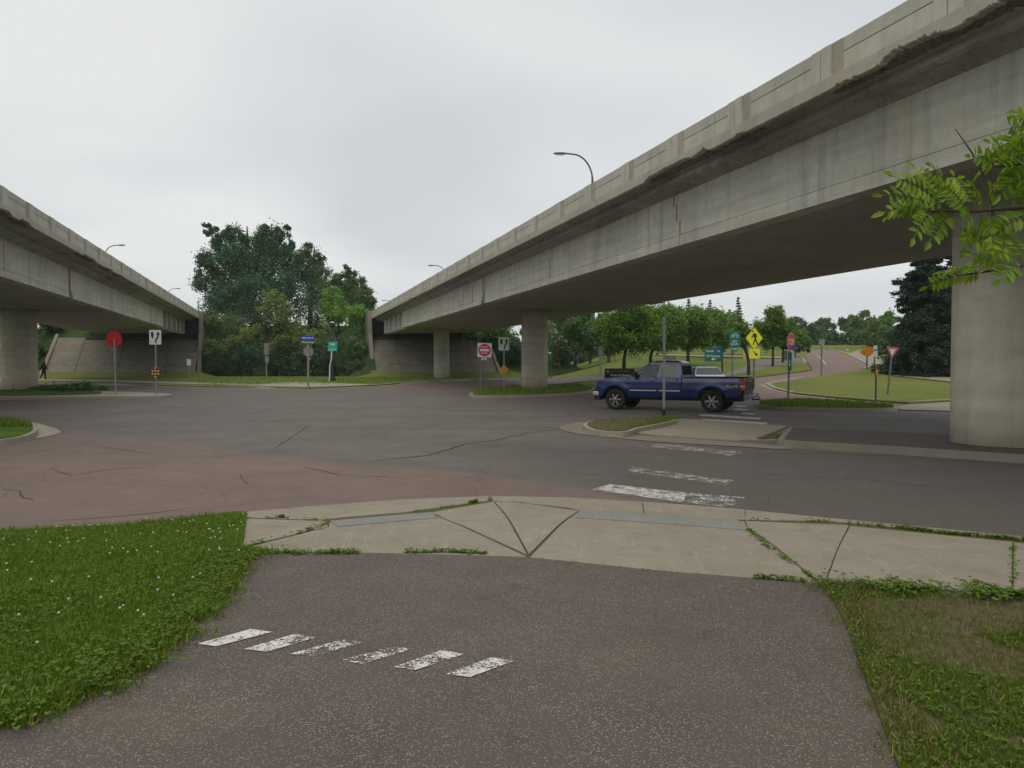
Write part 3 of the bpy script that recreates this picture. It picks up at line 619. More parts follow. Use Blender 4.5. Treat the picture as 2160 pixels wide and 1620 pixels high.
    b.add(v, fq); b.hexa([(s * e0 - SH * 81.55, 81.55, -.3), (s * e1 - SH * 81.55, 81.55, -.3), (s * e1 - SH * 81.6, 81.6, -.3), (s * e0 - SH * 81.6, 81.6, -.3), (s * e0 - SH * 81.55, 81.55, 0), (s * e1 - SH * 81.55, 81.55, 0), (s * e1 - SH * 81.6, 81.6, 0), (s * e0 - SH * 81.6, 81.6, 0)]) if False else None
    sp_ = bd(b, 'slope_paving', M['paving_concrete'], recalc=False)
    b = MB()
    for fx in (.2, .52, .8):
        x_ = e0 + (e1 - e0) * fx
        a0 = Vector((s * x_ - SH * 81.6, 81.6, .0)); a1 = Vector((s * x_ - SH * 87.6, 87.6, 4.62)); b.tube([a0, a1], .018, 5)
    for fz in (.33, .66):
        y_ = 81.6 + 6 * fz; z_ = -.02 + 4.62 * fz; b.tube([(s * e0 - SH * y_, y_, z_), (s * e1 - SH * y_, y_, z_)], .012, 5)
    bd(b, 'paving_joint', M['joint_dark'], sp_)
    b = MB(); b.tube([(s * (e1 + .1) - SH * 81.2, 81.2, .02), (s * (e1 + .1) - SH * 87.8, 87.8, 4.95)], .17, 4, smooth=False); bd(b, 'edge_curb', M['kerb_concrete'])
    return root, bd
def column(root, bd, c, r, zt, cap=None):
    b = MB(); z0 = H(c[0], c[1]) - .2; zz = list(np.arange(z0, zt - .3, 1.2)) + [zt]
    prof = []
    for i, z in enumerate(zz): prof += [(r, z)]
    b.lathe([(0.001, z0)] + prof + [(0.001, zt)], 48, c=(c[0], c[1], 0)); o = bd(b, 'column', M['column_concrete'])
    o.data.polygons.foreach_set('use_smooth', [abs(p.normal.z) < .5 for p in o.data.polygons])
    if cap:
        b = MB(); b.box(c[0] - r * .8, c[0] + r * .8, c[1] - r * .62, c[1] + r * .62, zt - .02, 5.1); bd(b, 'pier_cap', M['soffit_concrete'], o)
rb, bdr = bridge('long concrete overpass on the right, on round columns, its lower edge broken away overhead', 1, 10.3, 11.5, -30,
    [(18.3, 21.6, .17), (16.9, 17.9, .08), (13.55, 14.55, .2), (11.75, 13.3, .22), (9, 11.6, .26), (60, 60.9, .12)], [43.1], (6.2, 1),
    [(22.1, [(0, 5.72, 6.2), (-.18, 5.45, 5.72), (.16, 6.2, 6.47), (-.18, 5.02, 5.45)]), (32.5, [(0, 5.02, 6.1)]), (48, [(0, 5.02, 6.3)]), (45.6, [(0, 5.02, 6.2)])])
lb, bdl = bridge('concrete overpass on the left, ending above the walking person', -1, 9.3, 10.9, 8,
    [(24, 26.5, .17), (27.2, 28.6, .16), (36, 38.5, .14), (41, 42.4, .12), (44, 45, .1)], [39.3], (17.5, 1), [(55, [(0, 5.4, 6.3)]), (30, [(0, 5.02, 6.3)])])
column(rb, bdr, (9.85, 15.2), .92, 3.46, True); column(rb, bdr, (1.45, 48.9), .84, 5.06); column(rb, bdr, (-7.05, 76), .78, 5.06); column(rb, bdr, (16.4 + 6, -20), .9, 5.06)
column(lb, bdl, (-31.1, 47.9), 1.0, 5.06)
# broken corner patches at the hinges
for (s, g, yj, bd) in ((1, 11.5, 43.1, bdr), (-1, 10.9, 39.3, bdl)):
    b = MB(); ys_ = np.arange(yj - .19, yj + .55, .08)
    ext(b, [(g - .018, 4.99), (g - .018, 5.12), (g + .05, 5.12), (g + .05, 4.985)], list(ys_), s, mod=lambda k, x0, z, y: (x0, z + (max(0, .45 - (y - yj) * .9) + mnoise.noise(Vector((y * 6, 0, 0))) * .08 if k in (1, 2) else 0)))
    bd(b, 'broken_corner', M['spalled_concrete'])
# ------------------------------------------------------------ street lamps
def street_lamp(loc, h, dx, label, arm=2.0):
    r = empty('street_lamp', loc, label=label, cat='street lamp', group='curved arm street lamps along the bridges')
    b = MB(); pts = [(0, 0, 0), (0, 0, h - 2.0)]; n = 8
    for i in range(1, n + 1):
        t = i / n * math.pi / 2; pts.append((dx * (1 - math.cos(t)) * arm * .75, 0, h - 2.0 + math.sin(t) * 1.9))
    pts.append((dx * arm, 0, h - .05)); b.tube(pts, [.11, .085] + [.06] * (len(pts) - 2), 8); b.build('pole', M['lamp_metal'], r)
    b = MB(); x0 = dx * arm; b.lathe([(.001, 0), (.12, .02), (.17, .08), (.12, .15), (.001, .17)], 12); o = b.build('lamp_head', M['lamp_metal'], r)
    for v in o.data.vertices: v.co.x = v.co.x * 3.1 + x0 + dx * .35; v.co.z += h - .14
    b = MB(); b.box(x0 + dx * .35 - .3, x0 + dx * .35 + .3, -.09, .09, h - .17, h - .125); b.build('lens', M['lamp_glass'], o)
for (px, py, y, dx, lab) in ((1250, 322, 55, -1, 'nearest curved street lamp above the right bridge'), (941, 559, 118, -1, 'smaller street lamp above the right bridge, its arm pointing left'), (830, 633, 182, -1, 'tiny distant street lamp at the far end of the right bridge'),
                            (218, 516, 98, 1, 'street lamp above the left bridge, its arm pointing right'), (352, 608, 158, 1, 'far street lamp above the left end of the left bridge railing near the trees')):
    q = Pd(px, py, y); zb = 6.9 if y < 89 else H(q.x, q.y) - .05; street_lamp((q.x, y, zb), q.z - zb, dx, lab)
q = Pd(418, 634, 120); r_ = empty('utility_mast', (q.x, 120, H(q.x, 120)), label='thin dark mast with a side arm above the left embankment', cat='mast'); h_ = q.z - H(q.x, 120)
MB().tube([(0, 0, 0), (0, 0, h_)], .08, 6).build('pole', M['lamp_metal'], r_); MB().tube([(0, 0, h_ - .9), (1.5, 0, h_ - .6)], .05, 5).build('arm', M['lamp_metal'], r_)
# ------------------------------------------------------------ text and signs
def text_mesh(s, size, width=None):
    cu = bpy.data.curves.new('t', 'FONT'); cu.body = s; cu.size = size; cu.align_x = 'CENTER'; cu.align_y = 'CENTER'; cu.offset = size * .012; cu.resolution_u = 3
    o = bpy.data.objects.new('t', cu); C.objects.link(o); dg = bpy.context.evaluated_depsgraph_get(); dg.update()
    me = bpy.data.meshes.new_from_object(o.evaluated_get(dg)); bpy.data.objects.remove(o)
    if width and len(me.vertices):
        xs_ = [v.co.x for v in me.vertices]; k = width / max(1e-6, max(xs_) - min(xs_))
        for v in me.vertices: v.co.x *= k
    me.materials.clear(); return me
def lettering(s, size, x, z, mat, parent, y=-.012, width=None, rot=0):
    me = text_mesh(s, size, width); me.transform(Matrix.Translation((x, y, z)) @ Matrix.Rotation(rot, 4, 'Y') @ Matrix.Rotation(R(90), 4, 'X')); me.materials.append(M[mat])
    return link('lettering', me, parent)
def shape(name, pts, mat, parent, y0=-.010, y1=-.006): return MB().plate(pts, y0, y1).build(name, M[mat], parent)
def ngon(n, r, cx=0, cz=0, rot=0, sx=1): return [(cx + sx * r * math.cos(rot + 2 * math.pi * i / n), cz + r * math.sin(rot + 2 * math.pi * i / n)) for i in range(n)]
def rect(w, h, cx=0, cz=0): return [(cx - w / 2, cz - h / 2), (cx + w / 2, cz - h / 2), (cx + w / 2, cz + h / 2), (cx - w / 2, cz + h / 2)]
def rrect(w, h, cx, cz, r=.04):
    o = []
    for (sx, sz, a0) in ((1, -1, -90), (1, 1, 0), (-1, 1, 90), (-1, -1, 180)):
        for k in range(4): a = R(a0 + k * 30); o.append((cx + sx * (w / 2 - r) + r * math.cos(a), cz + sz * (h / 2 - r) + r * math.sin(a)))
    return o
def diamond(a, cz, cx=0): return [(cx, cz - a), (cx + a, cz), (cx, cz + a), (cx - a, cz)]
def sign_root(px, py, off, label, rz=0, lean=0, cat='road sign', group=None, name='road_sign', dist=None):
    p = P(px, py, off) if dist is None else Vector((*Pd(px, py, dist).xy, H(*Pd(px, py, dist).xy)))
    r = empty(name, (p.x, p.y, p.z - .01), rz, label=label, cat=cat, group=group); r.rotation_euler.y = lean
    r['D'] = p.y; del r['D']
    return r, p.y / F, p                   # metres per photo pixel at the sign
def post(r, h, mat='galvanised', wd=.055, pts=None, name='post'):
    b = MB()
    if pts: b.tube(pts, wd * .6, 6)
    else: b.box(-wd / 2, wd / 2, -.0, wd * .7, -.25, h); b.box(-wd * .8, wd * .8, wd * .55, wd * .7, -.25, h - .02)
    return b.build(name, M[mat], r)
def panel(r, pts, mat, back=True, t=.006, name='sign_panel', y=-.006):
    return MB().plate(pts, y - t, y).build(name, M[mat], r)
def keep_right(r, w, h, cz):
    p = panel(r, rrect(w, h, 0, cz), 'white_sheet'); k = w / .61
    shape('median_symbol', [(-.22 * k, cz + .26 * k), (-.08 * k, cz + .26 * k), (-.08 * k, cz + .02 * k), (-.14 * k, cz - .08 * k), (-.2 * k, cz + .02 * k)], 'black_sheet', p, -.0155, -.0125)
    shape('arrow_symbol', [(.0 * k, cz - .3 * k), (.07 * k, cz - .3 * k), (.08 * k, cz - .16 * k), (.19 * k, cz + .02 * k), (.18 * k, cz + .12 * k), (.26 * k, cz + .09 * k), (.16 * k, cz + .30 * k), (.03 * k, cz + .12 * k), (.11 * k, cz + .13 * k), (.11 * k, cz + .04 * k), (0, cz - .13 * k)], 'black_sheet', p, -.0155, -.0125)
# left stop sign
r, k, p = sign_root(245, 833, .13, 'plain red octagonal sign on a grey post, left of the checkered marker')
c0 = (p.z and (833 - 715.5) * k); post(r, c0 + .12, pts=[(0, -.03, -.2), (-.02, -.03, c0 * .5), (-.05, -.03, c0 + .05)], wd=.07); pn = panel(r, ngon(8, 17.8 * k, -.08, c0, R(22.5)), 'red_sheet', y=.005)
for sx in (-.17, .02): shape('bracket', rect(.1, .16, sx, c0 - .53), 'sign_back', r, -.02, .0)
# left keep right sign and checker marker
r, k, p = sign_root(329, 832, .13, 'white keep-right sign above a black and orange checkered diamond marker')
post(r, (832 - 712) * k, wd=.06); keep_right(r, .63, .76, (832 - 711) * k)
cz = (832 - 785) * k; a = 12 * k; pn = panel(r, diamond(a, cz), 'black_sheet', name='checkered_marker', y=-.03)
for i in range(4):
    for j in range(4):
        if (i + j) % 2 == 0:
            u = (i - 1.5) * a / 4; v = (j - 1.5) * a / 4; shape('marker_square', diamond(a / 4.1, cz + (u + v), (u - v)), 'peach_sheet', pn, -.041, -.037)
# small white sign
r, k, p = sign_root(399, 806, .1, 'small white notice on a thin post in front of the left slope paving'); post(r, 45 * k, wd=.05); panel(r, rect(9 * k, 13 * k, 0, 42 * k), 'white_sheet')
# sign backs by the trees
r, k, p = sign_root(562, 794, .1, 'narrow grey back of a double sign before the bushes, left of the street name post'); post(r, 70 * k, wd=.08); panel(r, rrect(10 * k, 24 * k, 0, 58 * k), 'sign_back', y=.09); panel(r, rect(8 * k, 13 * k, 1 * k, 36 * k), 'sign_back', name='lower_panel', y=.09)
r, k, p = sign_root(650, 817, .12, 'grey back of an octagonal sign under blue and green street name blades'); post(r, 112 * k, wd=.09)
panel(r, ngon(8, 11.4 * k, .0, 76 * k, R(22.5)), 'sign_back', y=.09); shape('bracket', rect(.15, .2, .1, 60 * k), 'sign_back', r, .05, .07)
bl = panel(r, rect(29 * k, 9.5 * k, 0, 104.5 * k), 'blue_sheet', name='street_name_blade'); lettering('46th Ave S', 5.4 * k, 0, 104.5 * k, 'white_sheet', bl, -.0135, 24 * k)
bl = panel(r, rect(28 * k, 7 * k, 0, 95.5 * k), 'green_sheet', name='street_name_blade'); lettering('Parkway', 5.2 * k, 0, 95.5 * k, 'white_sheet', bl, -.0135, 24 * k)
# bent green sign and black lamp post
r, k, p = sign_root(694, 805, .1, 'small bright green sign on a bent leaning white post')
post(r, 0, 'white_sheet', .09, pts=[(0, 0, -.2), (1.5 * k, 0, 14 * k), (2 * k, 0, 34 * k), (5 * k, 0, 46 * k), (7.5 * k, 0, 80 * k)])
pn = panel(r, [(-2 * k, 64 * k), (18 * k, 65 * k), (18.5 * k, 85 * k), (-1 * k, 84 * k)], 'light_green_sheet', y=-.05); lettering('NB', 7 * k, 8 * k, 79 * k, 'white_sheet', pn, -.058); lettering('Bike Route', 4 * k, 8 * k, 68 * k, 'white_sheet', pn, -.058, 15 * k)
p = P(702, 803, .1); r = empty('street_lamp', (p.x, p.y, p.z), label='black ornamental lamp post standing before the bushes behind the green sign', cat='street lamp'); k = p.y / F
MB().lathe([(.001, 0), (.28, 0), (.28, .15), (.2, .3), (.22, .5), (.12, .9), (.08, 1.2), (.06, 110 * k), (.001, 110 * k)], 10).build('pole', M['black_metal'], r)
MB().lathe([(.001, 110 * k), (.12, 111 * k), (.24, 115 * k), (.2, 121 * k), (.001, 121.5 * k)], 10).build('lamp_head', M['black_metal'], r); MB().lathe([(.001, 122 * k), (.28, 121.6 * k), (.05, 124.5 * k), (.001, 125 * k)], 10).build('lamp_cap', M['lamp_glass'], r)
# do not enter, keep right with amber marker (right)
r, k, p = sign_root(1013, 822, .14, 'square white and red do not enter sign, slightly tilted on a leaning post', lean=R(1.5))
post(r, 80 * k, 'old_steel', .06); pn = panel(r, rrect(29.5 * k, 30 * k, 7 * k, 84 * k), 'white_sheet'); pn2 = shape('red_disc', ngon(28, 13.4 * k, 7 * k, 84 * k), 'red_sheet', pn, -.0155, -.0125)
shape('white_bar', rect(20 * k, 4.6 * k, 7 * k, 84 * k), 'white_sheet', pn2, -.0185, -.0165); lettering('DO NOT', 5 * k, 7 * k, 90.4 * k, 'white_sheet', pn2, -.0185, 15 * k); lettering('ENTER', 5 * k, 7 * k, 77.6 * k, 'white_sheet', pn2, -.0185, 13 * k)
for sx in (3.5, 9.5): shape('bracket', rect(3.6 * k, 5 * k, sx * k, 65.5 * k), 'white_sheet', r, -.02, .0)
r, k, p = sign_root(1063, 820, .14, 'white keep-right sign above a plain amber diamond beside the middle column')
post(r, 96 * k, wd=.06); keep_right(r, 22.5 * k, 28 * k, 95 * k); panel(r, diamond(10.5 * k, 41 * k), 'amber_sheet', name='amber_marker', y=-.03)
# bare post on the median
p = P(1400, 875, .14); k = p.y / F; r = empty('bare_post', (p.x, p.y, p.z), label='tall bare galvanised post with a black foot in front of the pickup', cat='post')
MB().box(-.04, .04, -.025, .0, .0, 207 * k).box(-.018, .018, 0, .03, 0, 207 * k).build('post', M['galvanised'], r); MB().tube([(0, 0, -.02), (0, 0, .18)], .06, 8).build('foot', M['black_metal'], r)
# grey sign back near path
r, k, p = sign_root(1267, 794, .0, 'grey sign back with an upright stripe beside the path left of the pickup'); post(r, 62 * k, wd=.1); panel(r, rect(11 * k, 25 * k, 1 * k, 51 * k), 'sign_back', y=.1)
# park entrance board
r, k, p = sign_root(1305, 800, .1, 'long dark board with white lettering behind the pickup hood', cat='park sign', name='park_sign', dist=46)
pn = MB().box(-29 * k, 33 * k, 0, .2, 20 * k, 43 * k).build('sign_board', M['dark_board'], r); lettering('Park Parkway', 6.5 * k, 4 * k, 29 * k, 'white_sheet', pn, -.006, 42 * k); lettering('Recreation Board', 4 * k, 4 * k, 38 * k, 'galvanised', pn, -.006, 42 * k); shape('emblem', ngon(6, 3.4 * k, -23 * k, 37 * k), 'galvanised', pn, -.008, -.003)
for sx in (-27, 31): MB().box(sx * k - .08, sx * k + .08, .04, .16, -.2, 20.5 * k).build('leg', M['dark_board'], r)
# green highway sign
r, k, p = sign_root(1505, 789, .0, 'green highway guide sign with a blue shield behind the blue car', dist=56)
pn = panel(r, rrect(38 * k, 30 * k, 0, 47 * k), 'green_sheet'); sh = shape('route_shield', [(5 * k, 59 * k), (15 * k, 59 * k), (15.5 * k, 52 * k), (10 * k, 47 * k), (4.5 * k, 52 * k)], 'blue_sheet', pn, -.0155, -.0125)
lettering('55', 6 * k, 10 * k, 53.5 * k, 'white_sheet', sh, -.017); lettering('South', 6 * k, -8 * k, 54 * k, 'white_sheet', pn, -.0135, 16 * k); lettering('W Parkway', 6 * k, -1 * k, 43.5 * k, 'white_sheet', pn, -.0135, 29 * k)
shape('arrow', [(-5 * k, 37 * k), (-1 * k, 40 * k), (-1 * k, 38 * k), (4 * k, 38 * k), (4 * k, 36 * k), (-1 * k, 36 * k), (-1 * k, 34 * k)], 'white_sheet', pn, -.0155, -.0125)
MB().box(17.5 * k, 20 * k, .01, .12, -.3, 62 * k).build('post', M['black_metal'], r); MB().box(-17 * k, -16 * k, .01, .08, -.3, 60 * k).build('post', M['galvanised'], r)
# bike route sign
r, k, p = sign_root(1545, 796, .02, 'tall green bicycle route sign with a small plate below, left of the yellow crossing sign')
post(r, 98 * k, 'old_steel', .07); pn = panel(r, rrect(24 * k, 34 * k, 4 * k, 82 * k), 'green_sheet')
for sx in (-1.5, 9.5): MB().lathe([(2.6 * k, -.003), (3.2 * k, -.003), (3.2 * k, .002), (2.6 * k, .002)], 16, axis='y', c=(sx * k, -.0145, 87 * k), closed=True).build('bicycle_symbol', M['white_sheet'], pn)
b = MB(); 
for a_, c_ in (((-1.5, 87), (1.5, 92)), ((1.5, 92), (7, 92)), ((1.5, 92), (3.5, 87)), ((3.5, 87), (7, 92)), ((9.5, 87), (7, 93.5)), ((3.5, 87), (-1.5, 87))): b.tube([(a_[0] * k, -.0145, a_[1] * k), (c_[0] * k, -.0145, c_[1] * k)], .35 * k, 4)
b.build('bicycle_symbol', M['white_sheet'], pn); lettering('BIKE', 5 * k, 4 * k, 76 * k, 'white_sheet', pn, -.0135); lettering('ROUTE', 5 * k, 4 * k, 70 * k, 'white_sheet', pn, -.0135)
pl = panel(r, rrect(12 * k, 9 * k, 4 * k, 59.5 * k, .03), 'green_sheet', name='lower_plate'); lettering('END', 5 * k, 4 * k, 60 * k, 'white_sheet', pl, -.0135)
# pedestrian crossing sign
r, k, p = sign_root(1591, 797, .0, 'bright yellow walking-person diamond sign above a yellow arrow plate')
post(r, 100 * k, 'old_steel', .09); pn = panel(r, diamond(22.5 * k, 84 * k, -1 * k), 'yellow_sheet'); pn.scale.x = .8
def P2(l): return [((x - 1589.5) * k, (797 - y) * k) for x, y in l]
fg = MB()
for l in ([(1584.5, 697.5), (1587, 696.5), (1588, 699), (1586.5, 701), (1584, 700)], [(1586, 703), (1592, 703), (1594, 706), (1594.5, 712), (1592.5, 712), (1592, 717), (1589, 717), (1588, 709), (1584, 713), (1582, 712), (1586, 706)],
          [(1589, 715), (1592, 715), (1588, 727), (1585.5, 727)], [(1589.8, 716), (1593, 715), (1598, 727), (1595, 727)]): fg.plate(P2(l), -.0155, -.0125)
fg.build('walking_figure', M['black_sheet'], r); pl = panel(r, rrect(22 * k, 20.5 * k, 0, 51.5 * k, .03), 'yellow_sheet', name='arrow_plate')
shape('arrow', P2([(1585.5, 740), (1587, 739.2), (1592.5, 745.5), (1595, 744), (1596, 751), (1589.5, 748.5), (1591, 747)]), 'black_sheet', pl, -.0155, -.0125)
# STOP sign (right) with blue blades
r, k, p = sign_root(1663, 846, .05, 'red STOP sign with street name blades, turned to the right of the pickup', lean=R(1.0))
post(r, 145 * k, 'old_steel', .05); hd = empty('sign_head', (0, 0, 0)); hd.parent = r; hd.rotation_euler.z = R(48)
pn = MB().plate(ngon(8, 20 * k, 1, 125 * k, R(22.5)), -.045, -.04).build('sign_panel', M['white_sheet'], r); pn.rotation_euler.z = R(46); 
pn.data.transform(Matrix.Translation((-1 + .0, 0, 0))); o = shape('red_face', ngon(8, 18.9 * k, 0, 125 * k, R(22.5)), 'red_sheet', pn, -.049, -.046); lettering('STOP', 17 * k, 0, 125 * k, 'white_sheet', pn, -.052, 27 * k)
bpy.data.objects.remove(hd)
o = panel(r, rect(36 * k, 7 * k, 0, 113 * k), 'blue_sheet', name='street_name_blade', y=.04); lettering('Ave S', 5 * k, 12 * k, 113 * k, 'white_sheet', o, .033 - .001, 9 * k)
panel(r, rect(7 * k, 20 * k, -8 * k, 96 * k), 'sign_back', name='side_panel', y=.03); panel(r, rect(5 * k, 20 * k, 8 * k, 96 * k), 'white_sheet', name='side_panel', y=.03)
o = panel(r, rect(8 * k, 38 * k, 0, 84 * k), 'green_sheet', name='sticker_panel', y=-.03); lettering('S', 8 * k, 0, 84 * k, 'white_sheet', o, -.038); lettering('P', 8 * k, 0, 76 * k, 'white_sheet', o, -.038)
# square sign beyond
r, k, p = sign_root(1733, 796, .0, 'small square grey-white sign on a thin post beside the red road'); post(r, 80 * k, 'old_steel', .07); panel(r, rect(12 * k, 11 * k, 0, 75 * k), 'sign_back')
# orange diamonds and white signs
r, k, p = sign_root(1829, 780, .02, 'orange diamond warning sign turned sideways by the right sidewalk'); post(r, 45 * k, 'old_steel', .08); panel(r, [(-9 * k, 39 * k), (4 * k, 27.5 * k), (16 * k, 40 * k), (3 * k, 51 * k)], 'orange_sheet'); panel(r, [(-16 * k, 38 * k), (-3 * k, 28.5 * k), (2 * k, 42 * k), (-3 * k, 46 * k)], 'orange_sheet', name='rear_panel', y=.15)
r, k, p = sign_root(1845, 776, .05, 'white double sign behind the orange diamond'); post(r, 44 * k, 'old_steel', .08); panel(r, rect(8 * k, 8 * k, 1 * k, 43 * k), 'white_sheet'); panel(r, rect(9 * k, 12 * k, 1 * k, 30 * k), 'white_sheet', name='lower_panel')
# yield sign
r, k, p = sign_root(1873, 832, .1, 'faded red and white triangular yield sign on a leaning post', lean=R(5))
post(r, 92 * k, 'old_steel', .06); pn = panel(r, [(-14 * k, 101 * k), (14 * k, 101 * k), (0, 75 * k)], 'weathered_pink', t=.006); shape('white_triangle', [(-7 * k, 96.5 * k), (7 * k, 96.5 * k), (0, 83 * k)], 'white_sheet', pn, -.0155, -.0125); lettering('YIELD', 3 * k, 0, 93 * k, 'weathered_pink', pn, -.018, 9 * k)
# twisted marker
r, k, p = sign_root(1848, 853, .13, 'thin dark post with a twisted yellow marker in front of the yield sign'); post(r, 84 * k, 'old_steel', .05)
b = MB(); zc = 72 * k; b.add([(-3 * k, -.02, zc), (0, -.05, zc + 13 * k), (2.5 * k, .02, zc), (0, -.03, zc - 14 * k), (7 * k, .1, zc - 3 * k), (1 * k, .0, zc + 2 * k), (1 * k, 0, zc - 7 * k)], [(0, 3, 2, 1), (5, 6, 4)]); o = b.build('bent_marker', M['amber_sheet'], r, recalc=False); md = o.modifiers.new('s', 'SOLIDIFY'); md.thickness = .01
# hydrants / yellow posts
for px, py, lab in ((1787, 743, 'yellow marker post by the far sidewalk'), (1570, 752, 'pale yellow marker box on a post beyond the lawn path')):
    p = P(px, py + 6, 0); k = p.y / F; r = empty('marker_post', (p.x, p.y, p.z), label=lab, cat='marker post'); MB().tube([(0, 0, -.1), (0, 0, 8 * k)], 2.4 * k, 8).build('post', M['yellow_paint'], r); MB().lathe([(.001, 8 * k), (3 * k, 8 * k), (3 * k, 11 * k), (.001, 13 * k)], 8).build('cap', M['peach_sheet'], r)
# small grey board above truck roof
r, k, p = sign_root(1414, 766, .0, 'low pale notice board on the lawn above the pickup roof', cat='notice board', name='notice_board'); pn = panel(r, rect(22 * k, 9 * k, 0, 12 * k), 'sign_back'); post(r, 9 * k, 'galvanised', .1); lettering('1200', 6 * k, 0, 12 * k, 'white_sheet', pn, -.0135)
# ------------------------------------------------------------ vehicles
g = G('truck_paint'); M['truck_paint'] = g.fin(g.var((.001, .017, .112), 3, .1), .3, spec=.5, metal=.1); g.b.inputs['Coat Weight'].default_value = .6; g.b.inputs['Coat Roughness'].default_value = .06
g = G('car_paint'); M['car_paint'] = g.fin(g.var((.30, .34, .38), 3, .08), .25, spec=.6, metal=.6); g.b.inputs['Coat Weight'].default_value = .7
plain('chrome', (.5, .5, .5), .22, .95, amt=.05); plain('rubber', (.016, .015, .015), .85); plain('alloy', (.24, .24, .25), .32, .8); plain('black_plastic', (.014, .014, .015), .6)
plain('tail_lamp', (.38, .015, .012), .25, spec=.6); plain('head_lamp', (.4, .42, .42), .15, .4); plain('interior', (.03, .028, .026), .9); plain('tailgate_dark', (.022, .023, .022), .5); plain('skin', (.35, .19, .13), .6); plain('dark_cloth', (.012, .012, .012), .9); plain('hair', (.05, .04, .03), .8); plain('grey_shirt', (.16, .15, .15), .9)
g = G('tinted_glass'); g.b.inputs['Base Color'].default_value = (.02, .03, .03, 1); g.b.inputs['Roughness'].default_value = .03; g.b.inputs['Specular IOR Level'].default_value = .7
tr = g.n('ShaderNodeBsdfTransparent'); tr.inputs[0].default_value = (.62, .72, .66, 1); ms = g.n('ShaderNodeMixShader'); ms.inputs[0].default_value = .35; g.l(tr.outputs[0], ms.inputs[1]); g.l(g.b.outputs[0], ms.inputs[2]); g.l(ms.outputs[0], g.o.inputs[0]); M['tinted_glass'] = g.mat
plain('dark_glass', (.012, .014, .015), .05, spec=.8); plain('light_glass', (.045, .055, .05), .1, spec=.5)
def arch(cx, cz, r, a0, a1, n=12): return [(cx + r * math.cos(R(a0 + (a1 - a0) * i / n)), cz + r * math.sin(R(a0 + (a1 - a0) * i / n))) for i in range(n + 1)]
def shell(name, outline, wf, mat, parent, inner=None, step=.05, nseg=6, crown=None):
    """closed side outline in (x, z), two curved sides at y = +-wf(x, z) and a skin between them; inner -> thin wall on each side"""
    v, f, bnd = cdt([Vector(p) for p in outline], step); obs = MB(); nb = len(bnd)
    idx = lambda o, s, w: o.add([(p.x, s * w(p.x, p.y), p.y) for p in v], [tuple(q) for q in f], smooth=True)
    if inner is None:
        for s in (1, -1): idx(obs, s, wf)
        rows = []
        for p in bnd:
            wv = wf(p.x, p.y); rows.append([(p.x, wv * (1 - 2 * j / nseg), p.y + (crown(p.x, p.y) * (1 - (1 - 2 * j / nseg) ** 2) if crown else 0)) for j in range(nseg + 1)])
        vv_ = [q for r_ in rows for q in r_]; m = nseg + 1
        obs.add(vv_, [(i * m + j, i * m + j + 1, ((i + 1) % nb) * m + j + 1, ((i + 1) % nb) * m + j) for i in range(nb) for j in range(nseg)], smooth=True)
    else:
        for s in (1, -1):
            idx(obs, s, wf); obs.add([(p.x, s * (wf(p.x, p.y) - inner), p.y) for p in v], [tuple(q) for q in f])
            vv_ = [(p.x, s * (wf(p.x, p.y) - q), p.y) for p in bnd for q in (0, inner)]
            obs.add(vv_, [(2 * i, 2 * i + 1, 2 * ((i + 1) % nb) + 1, 2 * ((i + 1) % nb)) for i in range(nb)])
    o = obs.build(name, mat, parent, recalc=False); bm = bmesh.new(); bm.from_mesh(o.data); bmesh.ops.remove_doubles(bm, verts=bm.verts, dist=1e-4); bmesh.ops.recalc_face_normals(bm, faces=bm.faces)
    bm.to_mesh(o.data); bm.free(); es = o.modifiers.new('e', 'EDGE_SPLIT'); es.split_angle = R(38)
    return o
def wheel(parent, x, y, z, r, side, spokes=6, wd=.24):
    ty = MB(); h = wd / 2; rr = r * .62
    ty.lathe([(rr, -h * .85), (r * .86, -h), (r * .96, -h * .8), (r, -h * .5), (r, h * .5), (r * .96, h * .8), (r * .86, h), (rr, h * .85), (rr * .98, 0)], 36, 'y', closed=True)
    root = ty.build('wheel', M['rubber'], parent); root.location = (x, y, z)
    rm = MB(); yo = side * h * .62
    rm.lathe([(rr * 1.02, side * h * .9), (rr * .93, side * h * .75), (rr * .9, side * h * .1)], 30, 'y')
    for i in range(spokes):
        a = 2 * math.pi * i / spokes; ca, sa = math.cos(a), math.sin(a); pts = []
        for (rad, hw) in ((rr * .12, .036), (rr * .95, .030)):
            for q in (-1, 1): pts.append((rad * ca - q * hw * sa * r / .39, rad * sa + q * hw * ca * r / .39))
        pts = [pts[0], pts[1], pts[3], pts[2]]; rm.plate(pts, yo - .02, yo + .02)
    rm.lathe([(.001, yo + side * .035), (rr * .26, yo + side * .035), (rr * .32, yo - .02 * side)], 16, 'y'); rm.build('rim', M['alloy'], root)
    MB().lathe([(.001, side * h * .05), (rr * .92, side * h * .05)], 24, 'y').build('brake_disc', M['black_plastic'], root)
    return root
